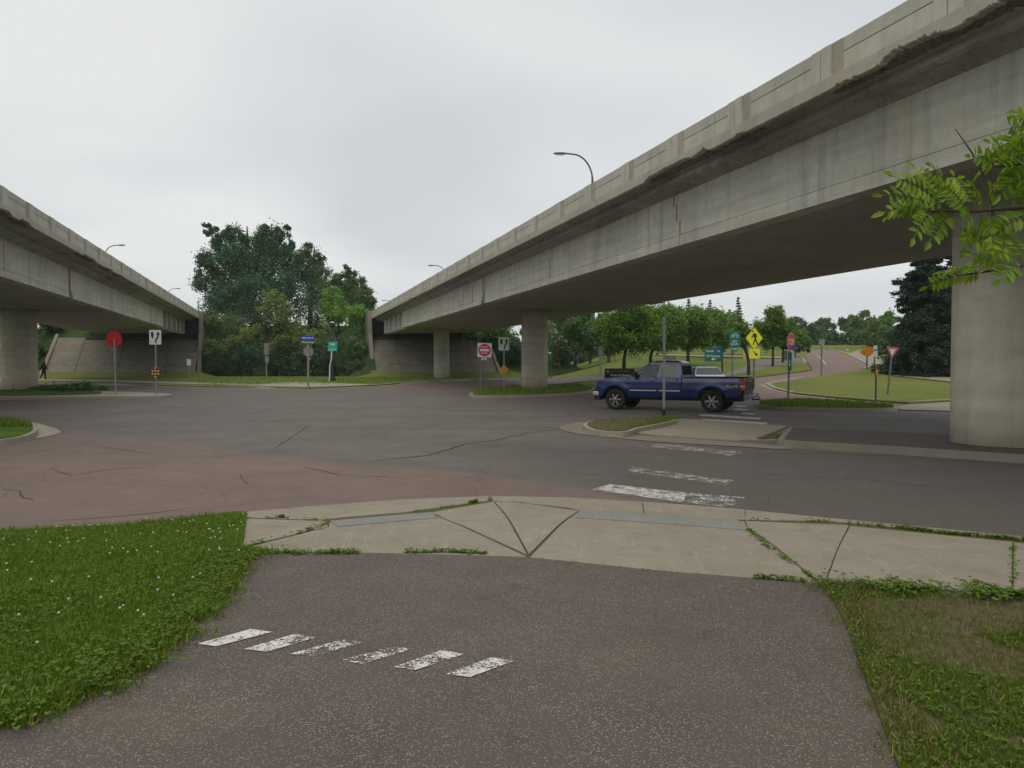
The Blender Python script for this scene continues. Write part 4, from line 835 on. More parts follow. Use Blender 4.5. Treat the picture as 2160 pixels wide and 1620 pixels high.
def pickup():
    a = P(1502, 870); th = R(28); fw = Vector((-math.cos(th), math.sin(th))); lf = Vector((-fw.y, fw.x))  # forward, left (towards camera)
    rz = math.atan2(fw.y, fw.x)
    # local: x forward, y left (towards the camera); rear axle near-side contact at (1.2, .86)
    org = Vector((a.x, a.y)) - fw * 1.2 - lf * .86
    t = empty('pickup_truck', (org.x, org.y, H(org.x, org.y) + .0), rz, label='dark blue four-wheel-drive extended cab pickup turning left on the road', cat='pickup truck')
    ra, fa = 1.2, 4.84; WH = .395
    def wf(x, z):
        y = .985 + .012 * sm(1.00, 1.05, z) * sm(1.16, 1.09, z) - .022 * sm(.80, .72, z) - .05 * max(0, (z - .95) / .3) ** 2 - .06 * max(0, (.75 - z) / .3) ** 1.5
        for ax in (ra, fa):
            d = math.hypot(x - ax, z - .42); y += .028 * math.exp(-((d - .55) / .09) ** 2) if z > .4 else 0
        y -= .13 * max(0, (x - 5.2) / .5) ** 2.2
        y -= .03 * max(0, (.4 - x) / .3) ** 2
        return y
    PT = M['truck_paint']
    body = shell('body', [(2.31, .50), (4.30, .50)] + arch(fa, .42, .50, 172, 8) + [(5.36, .52), (5.60, .56), (5.64, .75), (5.66, .98), (5.60, 1.10), (5.35, 1.165), (4.7, 1.225), (4.22, 1.265), (4.12, 1.25), (2.31, 1.245)], wf, PT, t, crown=lambda x, z: .035 if z > 1.09 and x > 4.1 else 0)
    bed = shell('bed_side', [(.14, .60), (.67, .54)][::1] + arch(ra, .42, .50, 165, 8)[::-1][::-1] + [(2.27, .50), (2.27, 1.235), (.14, 1.235)], wf, PT, t, inner=.07) if False else shell('bed_side', [(2.27, .50), (2.27, 1.235), (.14, 1.235), (.14, .60), (.69, .54)] + arch(ra, .42, .50, 166, 10), wf, PT, t, inner=.07)
    MB().box(.14, 2.27, -.90, .90, .72, .76).box(2.20, 2.26, -.90, .90, .76, 1.24).build('bed_liner', M['black_plastic'], t)
    MB().box(.15, 2.26, .89, .965, 1.236, 1.262).box(.15, 2.26, -.965, -.89, 1.236, 1.262).build('bed_rail_cap', M['black_plastic'], t, bevel=.008)
    tg = MB().box(.085, .135, -.86, .86, .66, 1.235).build('tailgate', M['tailgate_dark'], t, bevel=.012)
    MB().box(.07, .09, -.72, .72, .80, 1.10).build('recess', M['black_plastic'], tg, bevel=.008); MB().box(.055, .08, -.13, .13, 1.10, 1.15).build('handle', M['chrome'], tg)
    for s in (1, -1):
        b = MB().box(.06, .20, s * .86, s * .99, .80, 1.21); o = b.build('tail_light', M['tail_lamp'], t, bevel=.02); MB().box(.05, .205, s * .862, s * .995, .92, .98).build('reverse_lens', M['head_lamp'], o)
    rbm = MB(); rbm.box(-.10, .10, -.93, .93, .50, .66); rbm.box(-.12, .02, -.34, .34, .53, .60); rbm.build('rear_bumper', M['old_steel'], t, bevel=.03); MB().tube([(-.02, 0, .46), (-.28, 0, .46), (-.28, 0, .54)], .03, 8).build('tow_hitch', M['black_plastic'], t)
    MB().box(-.115, -.105, -.16, .16, .545, .64).build('number_plate', M['white_sheet'], t)
    fb = MB(); fb.box(5.52, 5.78, -.90, .90, .50, .70); fb.build('front_bumper', M['chrome'], t, bevel=.05); MB().box(5.50, 5.74, -.86, .86, .36, .50).build('air_dam', M['black_plastic'], t, bevel=.04); MB().box(5.3, 5.80, -.92, .92, .70, .73).build('bumper_cap', M['black_plastic'], t)
    MB().box(5.6, 5.69, -.55, .55, .78, 1.06).build('grille', M['chrome'], t, bevel=.01); MB().box(5.66, 5.70, -.5, .5, .81, .90).build('grille_mesh', M['black_plastic'], t)
    for s in (1, -1):
        MB().box(5.44, 5.66, s * .58, s * .89, .80, 1.05).build('headlight', M['head_lamp'], t, bevel=.03)
    # cab
    hw = lambda z: .90 - .20 * ((z - 1.245) / .60) - .035 * ((z - 1.245) / .6) ** 2
    def sidequad(b, pts, y_out, th_=.05, s=1):
        v = [(x, s * (hw(z) + y_out), z) for x, z in pts] + [(x, s * (hw(z) + y_out - th_), z) for x, z in pts]; n = len(pts)
        b.add(v, [tuple(range(n)), tuple(range(n, 2 * n))[::-1]] + [(i, (i + 1) % n, (i + 1) % n + n, i + n) for i in range(n)])
    zr = 1.79; cabf = MB()
    for s in (1, -1):
        for q in ([(4.20, 1.245), (4.08, 1.245), (3.50, 1.70), (3.40, zr), (3.55, zr)], [(3.24, 1.245), (3.09, 1.245), (3.03, zr), (3.13, zr)], [(2.52, 1.245), (2.31, 1.245), (2.38, 1.60), (2.43, zr), (2.60, zr)], [(3.62, 1.715), (3.52, zr), (2.42, zr), (2.41, 1.725)]): sidequad(cabf, q, 0, .06, s)
    cab = cabf.build('cab_frame', PT, t)
    rf = MB(); sec = [(2.39, 1.765), (2.42, 1.82), (2.6, 1.865), (3.0, 1.875), (3.35, 1.865), (3.5, 1.825), (3.58, 1.775)]; v = []; m = 9
    for x, z in sec:
        for j in range(m):
            u = -1 + 2 * j / (m - 1); v.append((x, u * (hw(1.78) + .012) * (1 if abs(u) < .99 else 1), z - (.0 if abs(u) < .6 else (z - 1.765) * ((abs(u) - .6) / .4) ** 2)))
    rf.add(v, [(i * m + j, i * m + j + 1, (i + 1) * m + j + 1, (i + 1) * m + j) for i in range(len(sec) - 1) for j in range(m - 1)], smooth=True); rf.add([v[j] for j in range(m)] + [v[(len(sec) - 1) * m + j] for j in range(m)], [tuple(range(m)) + tuple(reversed(range(m, 2 * m)))])
    rf.build('roof', PT, t)
    for s in (1, -1):
        for nm, q, mt in (('window', [(4.06, 1.25), (3.25, 1.25), (3.14, 1.72), (3.50, 1.70)], 'tinted_glass'), ('window', [(3.08, 1.25), (2.53, 1.25), (2.60, 1.73), (3.04, 1.73)], 'light_glass')):
            b = MB(); sidequad(b, q, -.02, .006, s); b.build(nm, M[mt], t)
    MB().hexa([(4.16, -.84, 1.25), (4.16, .84, 1.25), (4.165, .84, 1.25), (4.165, -.84, 1.25), (3.53, -.66, 1.765), (3.53, .66, 1.765), (3.54, .66, 1.765), (3.54, -.66, 1.765)]).build('windshield', M['tinted_glass'], t)
    for s in (1, -1): MB().tube([(4.20, s * .87, 1.25), (3.86, s * .79, 1.51), (3.54, s * .71, 1.76)], .035, 6).build('pillar', PT, t)
    bk = MB()
    for q in ([(-.9, 1.245), (.9, 1.245), (.88, 1.33), (-.88, 1.33)], [(-.74, 1.68), (.74, 1.68), (.70, 1.78), (-.70, 1.78)], [(-.9, 1.245), (-.74, 1.245), (-.62, 1.78), (-.71, 1.78)], [(.9, 1.245), (.74, 1.245), (.62, 1.78), (.71, 1.78)]):
        X = lambda z: 2.31 + (z - 1.245) / .54 * .08
        v = [(X(z), y, z) for y, z in q] + [(X(z) + .05, y, z) for y, z in q]; bk.add(v, [(0, 1, 2, 3), (7, 6, 5, 4), (0, 4, 5, 1), (1, 5, 6, 2), (2, 6, 7, 3), (3, 7, 4, 0)])
    bk.build('cab_back', PT, t); MB().hexa([(2.325, -.78, 1.31), (2.325, .78, 1.31), (2.335, .78, 1.31), (2.335, -.78, 1.31), (2.385, -.66, 1.70), (2.385, .66, 1.70), (2.395, .66, 1.70), (2.395, -.66, 1.70)]).build('rear_window', M['dark_glass'], t)
    MB().box(2.6, 4.05, -.82, .82, 1.0, 1.16).box(3.95, 4.2, -.8, .8, 1.1, 1.27).build('dashboard', M['interior'], t)
    for yy in (.38, -.38): MB().box(2.95, 3.12, yy - .26, yy + .26, 1.0, 1.48).box(2.97, 3.08, yy - .12, yy + .12, 1.48, 1.62).box(3.0, 3.45, yy - .26, yy + .26, .98, 1.08).build('seat', M['interior'], t, bevel=.03)
    MB().lathe([(.18, -.012), (.195, 0), (.18, .012)], 20, closed=True).build('steering_wheel', M['black_plastic'], t).matrix_local = Matrix.Translation((3.72, .38, 1.26)) @ Matrix.Rotation(R(-62), 4, 'Y')
    # trim
    tm = MB()
    for (x0, x1) in ((2.98, 3.92) , (3.10 - .98, 2.10)): pass
    for s in (1, -1):
        for x0, x1, mt in ((3.22, 4.25, 'chrome'), (2.34, 3.14, 'chrome')): MB().box(x0, x1, s * .974, s * .996, .735, .775).build('side_moulding', M[mt], t)
        MB().box(3.235, 3.247, s * .978, s * .988, .54, 1.24).box(2.44, 2.452, s * .978, s * .988, .54, 1.24).build('door_gap', M['joint_dark'], t)
        MB().box(4.31, 4.322, s * .955, s * .984, .92, 1.24).build('door_gap', M['joint_dark'], t)
        MB().box(3.32, 3.50, s * .965, s * 1.002, 1.07, 1.11).build('door_handle', M['black_plastic'], t, bevel=.008)
        mr = MB().box(3.96, 4.10, s * .93, s * 1.16, 1.26, 1.44).build('door_mirror', M['black_plastic'], t, bevel=.03)
        MB().box(2.27, 2.31, s * .80, s * .95, .50, 1.22).build('cab_gap', M['joint_dark'], t)
    for ax in (ra, fa):
        for s in (1, -1): wheel(t, ax, s * .845, WH, WH, s)
        for s in (1, -1): MB().tube([(ax - .62 + .12 * 0, s * .55, .5), (ax, s * .55, .98), (ax + .62, s * .55, .5)], .1, 6).build('wheel_well', M['black_plastic'], t) if False else None
    MB().box(.3, 5.4, -.42, .42, .38, .60).box(ra - .5, ra + .5, -.72, .72, .62, .93).box(fa - .5, fa + .5, -.72, .72, .62, .95).build('chassis', M['black_plastic'], t)
    MB().tube([(ra, -.8, WH), (ra, .8, WH)], .07, 8).build('axle', M['black_plastic'], t); MB().tube([(fa, -.8, WH), (fa, .8, WH)], .05, 8).build('axle', M['black_plastic'], t)
    # 4x4 badge on both bed sides
    me = text_mesh('4x4', .20, .46); 
    for s in (1, -1):
        m2 = me.copy(); rot = Matrix.Rotation(R(90), 4, 'X') if s < 0 else Matrix.Rotation(R(180), 4, 'Z') @ Matrix.Rotation(R(90), 4, 'X')
        m2.transform(Matrix.Translation((.50, s * .995, .95)) @ rot); m2.materials.append(M['galvanised']); link('badge', m2, t)
    return t, org, fw, lf
truck, torg, tfw, tlf = pickup()
def sedan(loc, rz):
    t = empty('parked_car', loc, rz, label='silver blue saloon car seen from behind beyond the pickup bed', cat='car')
    def wf(x, z): return .88 - .07 * max(0, (z - .7) / .3) ** 2 - .09 * max(0, (x - 3.9) / .5) ** 2 - .07 * max(0, (.4 - x) / .4) ** 2 - .05 * max(0, (.5 - z) / .3)
    PT = M['car_paint']
    shell('body', [(.05, .32), (.5, .25)] + arch(.98, .32, .36, 172, 8) + [(1.4, .22), (3.25, .22)] + arch(3.62, .32, .36, 172, 8) + [(4.1, .24), (4.5, .34), (4.52, .6), (4.35, .74), (3.3, .92), (1.0, .98), (.2, .96), (.02, .80), (.0, .5)], wf, PT, t)
    gh = MB(); lv = [(.94, .55, 3.35, .78), (1.15, .95, 2.95, .70), (1.36, 1.35, 2.45, .60), (1.42, 1.5, 2.3, .54)]; v = []
    for z, a_, b_, h_ in lv: v += [(a_, -h_, z), (a_, h_, z), (b_, h_, z), (b_, -h_, z)]
    for i in range(2): gh.add(v[i * 4:i * 4 + 8], [(0, 1, 5, 4), (1, 2, 6, 5), (2, 3, 7, 6), (3, 0, 4, 7)])
    gh.build('window_band', M['light_glass'], t); rf = MB(); rf.add(v[8:], [(0, 1, 5, 4), (1, 2, 6, 5), (2, 3, 7, 6), (3, 0, 4, 7), (4, 5, 6, 7)]); rf.build('roof', PT, t)
    for s in (1, -1):
        MB().tube([(.56, s * .78, .95), (.95, s * .705, 1.15), (1.36, s * .605, 1.37)], .03, 6).build('pillar', PT, t); MB().tube([(3.35, s * .78, .94), (2.95, s * .705, 1.15), (2.45, s * .605, 1.37)], .025, 6).build('pillar', PT, t); MB().tube([(1.95, s * .78, .96), (1.95, s * .60, 1.37)], .025, 6).build('pillar', PT, t)
        MB().box(-.02, .12, s * .45, s * .84, .70, .86).build('tail_light', M['tail_lamp'], t, bevel=.02); MB().box(2.75, 2.9, s * .84, s * 1.03, .96, 1.1).build('door_mirror', PT, t, bevel=.02)
        for ax in (.98, 3.62): wheel(t, ax, s * .77, .32, .32, s, 5, .2)
    MB().box(-.05, .05, -.82, .82, .38, .6).build('rear_bumper', PT, t, bevel=.03); MB().box(-.06, -.05, -.2, .2, .64, .76).build('number_plate', M['white_sheet'], t)
q = Pd(1499, 793, 43); sedan((q.x, q.y, H(q.x, q.y)), R(84))
# ------------------------------------------------------------ people
def figure(name, pts, edges, rad, mat, parent=None, root=0, sub=2):
    me = bpy.data.meshes.new(name); me.from_pydata(pts, edges, []); o = bpy.data.objects.new(name, me); C.objects.link(o)
    md = o.modifiers.new('s', 'SKIN'); md.use_smooth_shade = True
    for i, d in enumerate(me.skin_vertices[0].data): d.radius = rad[i] if isinstance(rad[i], tuple) else (rad[i], rad[i]); d.use_root = (i == root)
    s2 = o.modifiers.new('b', 'SUBSURF'); s2.levels = s2.render_levels = sub
    dg = bpy.context.evaluated_depsgraph_get(); dg.update(); m2 = bpy.data.meshes.new_from_object(o.evaluated_get(dg)); bpy.data.objects.remove(o)
    m2.materials.clear(); m2.materials.append(mat); m2.polygons.foreach_set('use_smooth', [True] * len(m2.polygons)); return link(name, m2, parent)
def hand(pts, ed, rad, w, d, side):      # adds palm and five fingers from vertex index w along direction d
    n = len(pts); wv = Vector(pts[w]); d = Vector(d).normalized(); sd_ = d.cross(Vector((0, 1, 0))).normalized() if abs(d.y) < .9 else Vector((1, 0, 0))
    palm = wv + d * .07; pts.append(tuple(palm)); rad.append(.032); ed.append((w, n))
    return pts
# pedestrian: walking to the right, all in black
pp = P(92, 800.5, .12); k = pp.y / F
ped = empty('person', (pp.x, pp.y, H(pp.x, pp.y) + .125), 0, label='person in black clothes walking right beside the left column', cat='person')
pts = [(0, 0, .95), (.0, 0, 1.15), (.02, 0, 1.38), (.05, 0, 1.50), (.07, 0, 1.60), (.085, 0, 1.69),   # pelvis..head
       (.02, -.17, 1.42), (-.10, -.21, 1.18), (-.20, -.20, .98), (-.24, -.19, .90),                     # near arm swung back
       (.02, .17, 1.42), (.10, .21, 1.17), (.24, .20, .98), (.29, .19, .91),                            # far arm forward
       (.0, -.09, .90), (-.06, -.09, .50), (-.27, -.09, .14), (-.31, -.09, .08), (-.22, -.09, .03),      # near leg trailing
       (.02, .09, .90), (.09, .09, .50), (.10, .09, .09), (.10, .09, .05), (.25, .09, .04)]
ed = [(0, 1), (1, 2), (2, 3), (3, 4), (4, 5), (2, 6), (6, 7), (7, 8), (8, 9), (2, 10), (10, 11), (11, 12), (12, 13), (0, 14), (14, 15), (15, 16), (16, 17), (17, 18), (0, 19), (19, 20), (20, 21), (21, 22), (22, 23)]
rad = [(.15, .12), (.15, .12), (.17, .12), .065, .085, .09, .065, .05, .04, .035, .065, .05, .04, .035, .095, .068, .05, .045, .04, .095, .068, .05, .045, .04]
figure('body', pts, ed, [tuple(q * 1.22 for q in v) if isinstance(v, tuple) else v * 1.22 for v in rad], M['dark_cloth'], ped)
hb = MB(); hb.lathe([(.001, -.125), (.05, -.11), (.08, -.05), (.085, .0), (.07, .07), (.001, .10)], 14, c=(.095, 0, 1.675)); hb.build('face', M['skin'], ped)
hb = MB(); hb.lathe([(.086, -.03), (.096, .02), (.082, .08), (.04, .115), (.001, .12)], 14, c=(.08, 0, 1.69)); hb.build('hair', M['hair'], ped)
for (hx, hy, hz, dx) in ((-.25, -.19, .88, -.2), (.30, .19, .89, .2)):
    hp = [(hx, hy, hz), (hx + dx * .15, hy, hz - .06)]; he = [(0, 1)]; hr = [.03, .028]
    for fi, (oy, ln) in enumerate(((-.025, .05), (-.009, .06), (.008, .058), (.024, .045))):
        a_ = len(hp); hp += [(hx + dx * .2, hy + oy, hz - .09), (hx + dx * .28, hy + oy * 1.2, hz - .09 - ln)]; he += [(1, a_), (a_, a_ + 1)]; hr += [.011, .009]
    a_ = len(hp); hp += [(hx + dx * .3, hy - .02, hz - .05), (hx + dx * .42, hy - .02, hz - .08)]; he += [(0, a_), (a_, a_ + 1)]; hr += [.012, .009]
    figure('hand', hp, he, hr, M['skin'], ped, sub=1)
# driver
dl = torg + tfw * 3.2 + tlf * .38; drv = empty('person', (dl.x, dl.y, truck.location.z + .98), math.atan2(tfw.y, tfw.x), label='driver seated at the wheel inside the blue pickup', cat='person')
pts = [(0, 0, .1), (-.03, 0, .33), (-.03, 0, .50), (.0, 0, .58), (.02, 0, .68), (-.02, .19, .45), (.12, .25, .22), (.36, .16, .33), (.43, .14, .37), (-.02, -.19, .45), (.12, -.24, .22), (.36, -.14, .33), (.43, -.12, .37), (.2, .1, .1), (.42, .12, .12), (.2, -.1, .1), (.42, -.12, .12)]
ed = [(0, 1), (1, 2), (2, 3), (3, 4), (2, 5), (5, 6), (6, 7), (7, 8), (2, 9), (9, 10), (10, 11), (11, 12), (0, 13), (13, 14), (0, 15), (15, 16)]
rad = [.14, .15, .12, .055, .08, .06, .045, .034, .03, .06, .045, .034, .03, .08, .06, .08, .06]
figure('body', pts, ed, rad, M['grey_shirt'], drv); MB().lathe([(.001, -.12), (.055, -.1), (.082, -.04), (.088, .02), (.06, .09), (.001, .11)], 14, c=(.03, 0, .70)).build('face', M['skin'], drv); MB().lathe([(.09, .0), (.095, .04), (.06, .11), (.001, .125)], 14, c=(.02, 0, .705)).build('hair', M['hair'], drv)
for s in (1, -1): figure('forearm', [(.14, s * .245, .23), (.34, s * .17, .33), (.43, s * .14, .37), (.47, s * .12, .38)], [(0, 1), (1, 2), (2, 3)], [.045, .036, .032, .024], M['skin'], drv)
# ------------------------------------------------------------ trees
def leaves(cent, rad_, n, size, asp=.6, flat=.0):
    """n leaf quads in gaussian clumps round the given centres"""
    cent = np.asarray(cent, float); ci = rng.integers(0, len(cent), n); d = rng.normal(size=(n, 3)); r_ = np.asarray(rad_, float)[ci]
    c = cent[ci] + d * r_[:, None] * .5
    a = rng.normal(size=(n, 3)); a[:, 2] *= .6; a /= np.linalg.norm(a, axis=1)[:, None]; b_ = rng.normal(size=(n, 3)); b_ = np.cross(a, b_); b_ /= np.linalg.norm(b_, axis=1)[:, None]
    s = size * rng.uniform(.6, 1.35, n)[:, None]; a *= s * .5; b_ *= s * .5 * asp
    return np.stack([c - a, c + b_, c + a, c - b_], 1)
def crown_clumps(lobes, per, thick=.75):
    cs = []; rs = []
    for (c, r) in lobes:
        r3 = np.array(r if hasattr(r, '__len__') else (r, r, r * .85)); m = max(4, int(per * (r3.mean() ** 2)))
        d = rng.normal(size=(m, 3)); d[:, 2] = np.abs(d[:, 2]) * np.where(rng.random(m) < .68, 1, -1); d /= np.linalg.norm(d, axis=1)[:, None]
        q = np.array(c) + d * r3 * (rng.uniform(thick - .25, 1.06, m) ** .7)[:, None]
        cs.append(q); rs.append(np.clip(r3.mean() * rng.uniform(.30, .62, m), .12, 1.3))
    return np.concatenate(cs), np.concatenate(rs)
def tree(name, label, base, lobes, mat, n, size, per=9, trunk=.2, cat='tree', group=None, bark='bark', th=None, limbs=True, thick=.75):
    z0 = base[2]; t = empty(name, base, label=label, cat=cat, group=group); B = Vector(base)
    lb_ = [((Vector(c) - B), r) for c, r in lobes]; top = max(c.z for c, r in lb_)
    cc, rr = crown_clumps([(tuple(c), r) for c, r in lb_], per, thick); npmesh('crown', leaves(cc, rr, n, size), 4, M[mat], t)
    b = MB(); tz = th or top * .55; mid = sum((c for c, r in lb_), Vector()) / len(lb_); mx_ = Vector((mid.x, mid.y, 0)) * .5
    b.tube([(0, 0, -.4), (trunk * .1, 0, tz * .4), (mx_.x, mx_.y, tz), (mx_.x * 1.3, mx_.y * 1.3, top)], [trunk * 1.15, trunk * .85, trunk * .6, trunk * .15], 8)
    if limbs:
        for c, r in lb_:
            s_ = Vector((mx_.x * .6, mx_.y * .6, tz * random.uniform(.55, .95))); m_ = s_.lerp(c, .5) + Vector((0, 0, -.05 * top)); b.tube([s_, m_, c], [trunk * .45, trunk * .3, trunk * .08], 5)
    b.build('trunk', M[bark], t); return t
def lob(px, py, rp, y, dy=0): q = Pd(px, py, y + dy); r = rp * y / F; return ((q.x, q.y, q.z), (r, r * .95, r * .9))
def at(px, y): q = Pd(px, 767, y); return (q.x, y, H(q.x, y))
def px_tree(name, label, bx, y, lob_px, mat, n, size, **k):
    return tree(name, label, at(bx, y), [lob(a, b, c, y, random.uniform(-.5, .5) * c * y / F * 1.3) for a, b, c in lob_px], mat, n, size, **k)
GT = 'trees between the two bridges'
px_tree('broadleaf_tree', 'tallest dark green tree between the two bridges', 540, 97, [(575, 520, 38), (560, 500, 22), (598, 505, 20), (575, 570, 45), (530, 560, 45), (490, 545, 38), (500, 505, 24), (470, 500, 18), (455, 560, 30), (432, 565, 18), (445, 600, 30), (490, 610, 45), (550, 630, 50), (600, 600, 30), (455, 520, 12), (440, 490, 9), (605, 545, 22), (520, 680, 50), (470, 650, 35), (425, 545, 9), (436, 478, 7), (452, 488, 10), (482, 490, 12), (515, 500, 10), (556, 484, 10), (588, 484, 9), (604, 484, 8), (420, 585, 8), (428, 610, 10), (612, 520, 9), (620, 570, 14)], 'dark_leaves', 70000, .27, per=6, trunk=.5, group=GT)
px_tree('broadleaf_tree', 'mid green rounded tree right behind the tallest dark tree', 655, 99, [(650, 550, 28), (665, 575, 30), (640, 600, 32), (672, 620, 30), (650, 660, 40), (690, 640, 25), (650, 530, 14), (648, 520, 8), (675, 545, 10), (684, 580, 10), (632, 560, 8), (695, 612, 22), (705, 598, 13), (715, 640, 24)], 'grey_leaves', 26000, .25, per=6, trunk=.35, group=GT)
px_tree('broadleaf_tree', 'thin pale topped tree nearest the right bridge end', 745, 98, [(728, 590, 16), (735, 610, 22), (755, 625, 24), (745, 650, 30), (775, 640, 16), (775, 665, 22), (715, 620, 18), (735, 580, 8), (783, 650, 12), (728, 568, 9), (742, 582, 11), (755, 596, 13), (718, 590, 12), (770, 615, 14), (765, 605, 9), (785, 632, 8)], 'mid_leaves', 17000, .26, per=7, trunk=.3, group=GT)
px_tree('young_tree', 'bright lime green young tree in front of the pale topped tree', 706, 90, [(702, 625, 18), (700, 650, 22), (715, 640, 16), (725, 668, 24), (705, 680, 24), (755, 665, 22), (765, 690, 22)], 'bright_leaves', 8000, .28, per=9, trunk=.16, group=GT)
px_tree('flowering_tree', 'yellow green shrub tree in layers before the tallest dark tree', 590, 87, [(568, 620, 14), (580, 640, 22), (590, 668, 24), (600, 690, 24), (560, 655, 16), (620, 700, 22), (600, 660, 18), (540, 705, 16), (515, 712, 20), (492, 722, 16), (640, 720, 22), (665, 712, 18), (590, 720, 20)], 'yellow_leaves', 12000, .26, per=11, trunk=.16, group=GT)
BG = 'bushes between the two bridges'
for i, (px, py, rp, y, m_, lab) in enumerate(((432, 690, 30, 92, 'mid_leaves', 'light green bush beside the left bridge end'), (440, 745, 34, 86.5, 'mid_leaves', 'green bush low beside the left bridge wing wall'), (475, 752, 30, 88, 'mid_leaves', 'low bush left of the double sign back'), (530, 750, 38, 87, 'dark_leaves', 'dark bush behind the double sign back'),
     (595, 755, 40, 88, 'dark_leaves', 'dark bush between the double sign back and the street name post'), (660, 762, 40, 88, 'grey_leaves', 'dark grey green bush behind the street name post'), (715, 745, 38, 88, 'grey_leaves', 'grey green bush behind the bent green sign'), (755, 740, 34, 87, 'mid_leaves', 'green bush beside the right bridge end'), (745, 772, 20, 84.5, 'dark_leaves', 'low dark bush at the foot of the right wing wall'), (480, 695, 34, 92, 'mid_leaves', 'mid green bush under the left edge of the tall dark tree'))):
    y = min(y, P(px, min(790, py + rp * .7)).y); tree('bush', lab, at(px, y), [lob(px + random.uniform(-.5, .5) * rp, py + random.uniform(-.3, .5) * rp, rp * .62, y, random.uniform(-1, 1)) for _ in range(6)], m_, 7000, .24, per=9, trunk=.08, cat='bush', group=BG)
# under / beyond the right bridge
for px, py, rp, y, m_, lab in ((975, 700, 24, 98, 'mid_leaves', 'green bush above the right edge of the right slope paving'), (1040, 700, 40, 96, 'ivy_leaves', 'dark bush behind the keep-right sign'), (1085, 745, 34, 90, 'dark_leaves', 'very dark bush left of the middle column'), (1190, 740, 36, 86, 'dark_leaves', 'dark bush right of the middle column'), (1175, 690, 34, 100, 'grey_leaves', 'tall grey green bush behind the middle column'), (1215, 700, 34, 84, 'grey_leaves', 'shaded green bush between the white blossoms and the maples')):
    y = min(y, P(px, min(790, py + rp * .7)).y); tree('bush', lab, at(px, y), [lob(px + random.uniform(-.5, .5) * rp, py + random.uniform(-.3, .5) * rp, rp * .65, y, random.uniform(-1, 1)) for _ in range(6)], m_, 5000, .26, per=9, trunk=.1, cat='bush', group='bushes beyond the right bridge')
px_tree('blossom_bush', 'bush with white blossom just right of the middle column', 1178, 82, [(1162, 690, 14), (1175, 705, 14), (1182, 722, 10), (1168, 715, 12)], 'blossom', 1500, .22, per=12, trunk=.08, cat='bush')
# park maples: rounded crowns on clear trunks
GM = 'park maples beyond the pickup'
for i, (bx, y, cx, cy, rw, rh, n, m_, lab) in enumerate((
   (1212, 92, 1210, 680, 48, 46, 7000, 'mid_leaves', 'shaded park tree left of the row, beside the dark bushes'), (1245, 100, 1250, 705, 40, 32, 5500, 'grey_leaves', 'darker park tree set back left of the lawn trees'), (1284, 84, 1285, 695, 40, 42, 8000, 'maple_leaves', 'leftmost rounded maple on the lawn, above the park board'),
   (1316, 62, 1330, 692, 62, 50, 14000, 'maple_leaves', 'broad maple with its trunk rising behind the park board'), (1372, 66, 1390, 688, 55, 48, 12000, 'maple_leaves', 'maple directly behind the bare post'), (1451, 70, 1452, 690, 50, 46, 12000, 'maple_leaves', 'maple with its trunk above the pickup cab roof'),
   (1500, 84, 1505, 692, 46, 38, 9000, 'maple_leaves', 'maple behind the green highway sign'), (1545, 94, 1540, 690, 36, 30, 6000, 'mid_leaves', 'maple behind the bicycle route sign'))):
    cy += 7; rh *= 1.14; rw *= 1.08
    lp = [(cx, cy - rh * .45, rw * .55), (cx - rw * .5, cy - rh * .1, rw * .5), (cx + rw * .5, cy - rh * .1, rw * .5), (cx, cy + rh * .1, rw * .6), (cx - rw * .55, cy + rh * .42, rw * .38), (cx + rw * .55, cy + rh * .42, rw * .38), (cx + rw * .1, cy + rh * .45, rw * .42), (cx - rw * .25, cy - rh * .45, rw * .4), (cx + rw * .3, cy - rh * .5, rw * .4)]
    px_tree('maple_tree', lab, bx, y, lp, m_, int(n * 1.9), .20 * y / 70, per=12, trunk=.17, group=GM, th=2.6)
GI = 'street trees on the grass strip by the red road'
for (bx, by, y, cx, cy, rw, rh, n, lab) in ((1579, 790, 56, 1560, 705, 26, 26, 3500, 'small street tree behind the yellow crossing sign'), (1630, 779, 68, 1632, 695, 44, 42, 12000, 'tallest street tree, between the yellow crossing sign and the STOP sign'), (1651, 777, 74, 1660, 705, 34, 34, 6500, 'street tree just behind the STOP sign'), (1676, 772, 84, 1688, 722, 26, 26, 4500, 'smallest street tree at the bend of the red road')):
    lp = [(cx, cy - rh * .5, rw * .5), (cx - rw * .5, cy, rw * .45), (cx + rw * .5, cy, rw * .45), (cx, cy + rh * .15, rw * .6), (cx - rw * .4, cy + rh * .5, rw * .4), (cx + rw * .45, cy + rh * .5, rw * .4)]
    px_tree('street_tree', lab, bx, y, lp, 'maple_leaves', int(n * 1.7), .20 * y / 70, per=12, trunk=.13, group=GI, th=2.6)
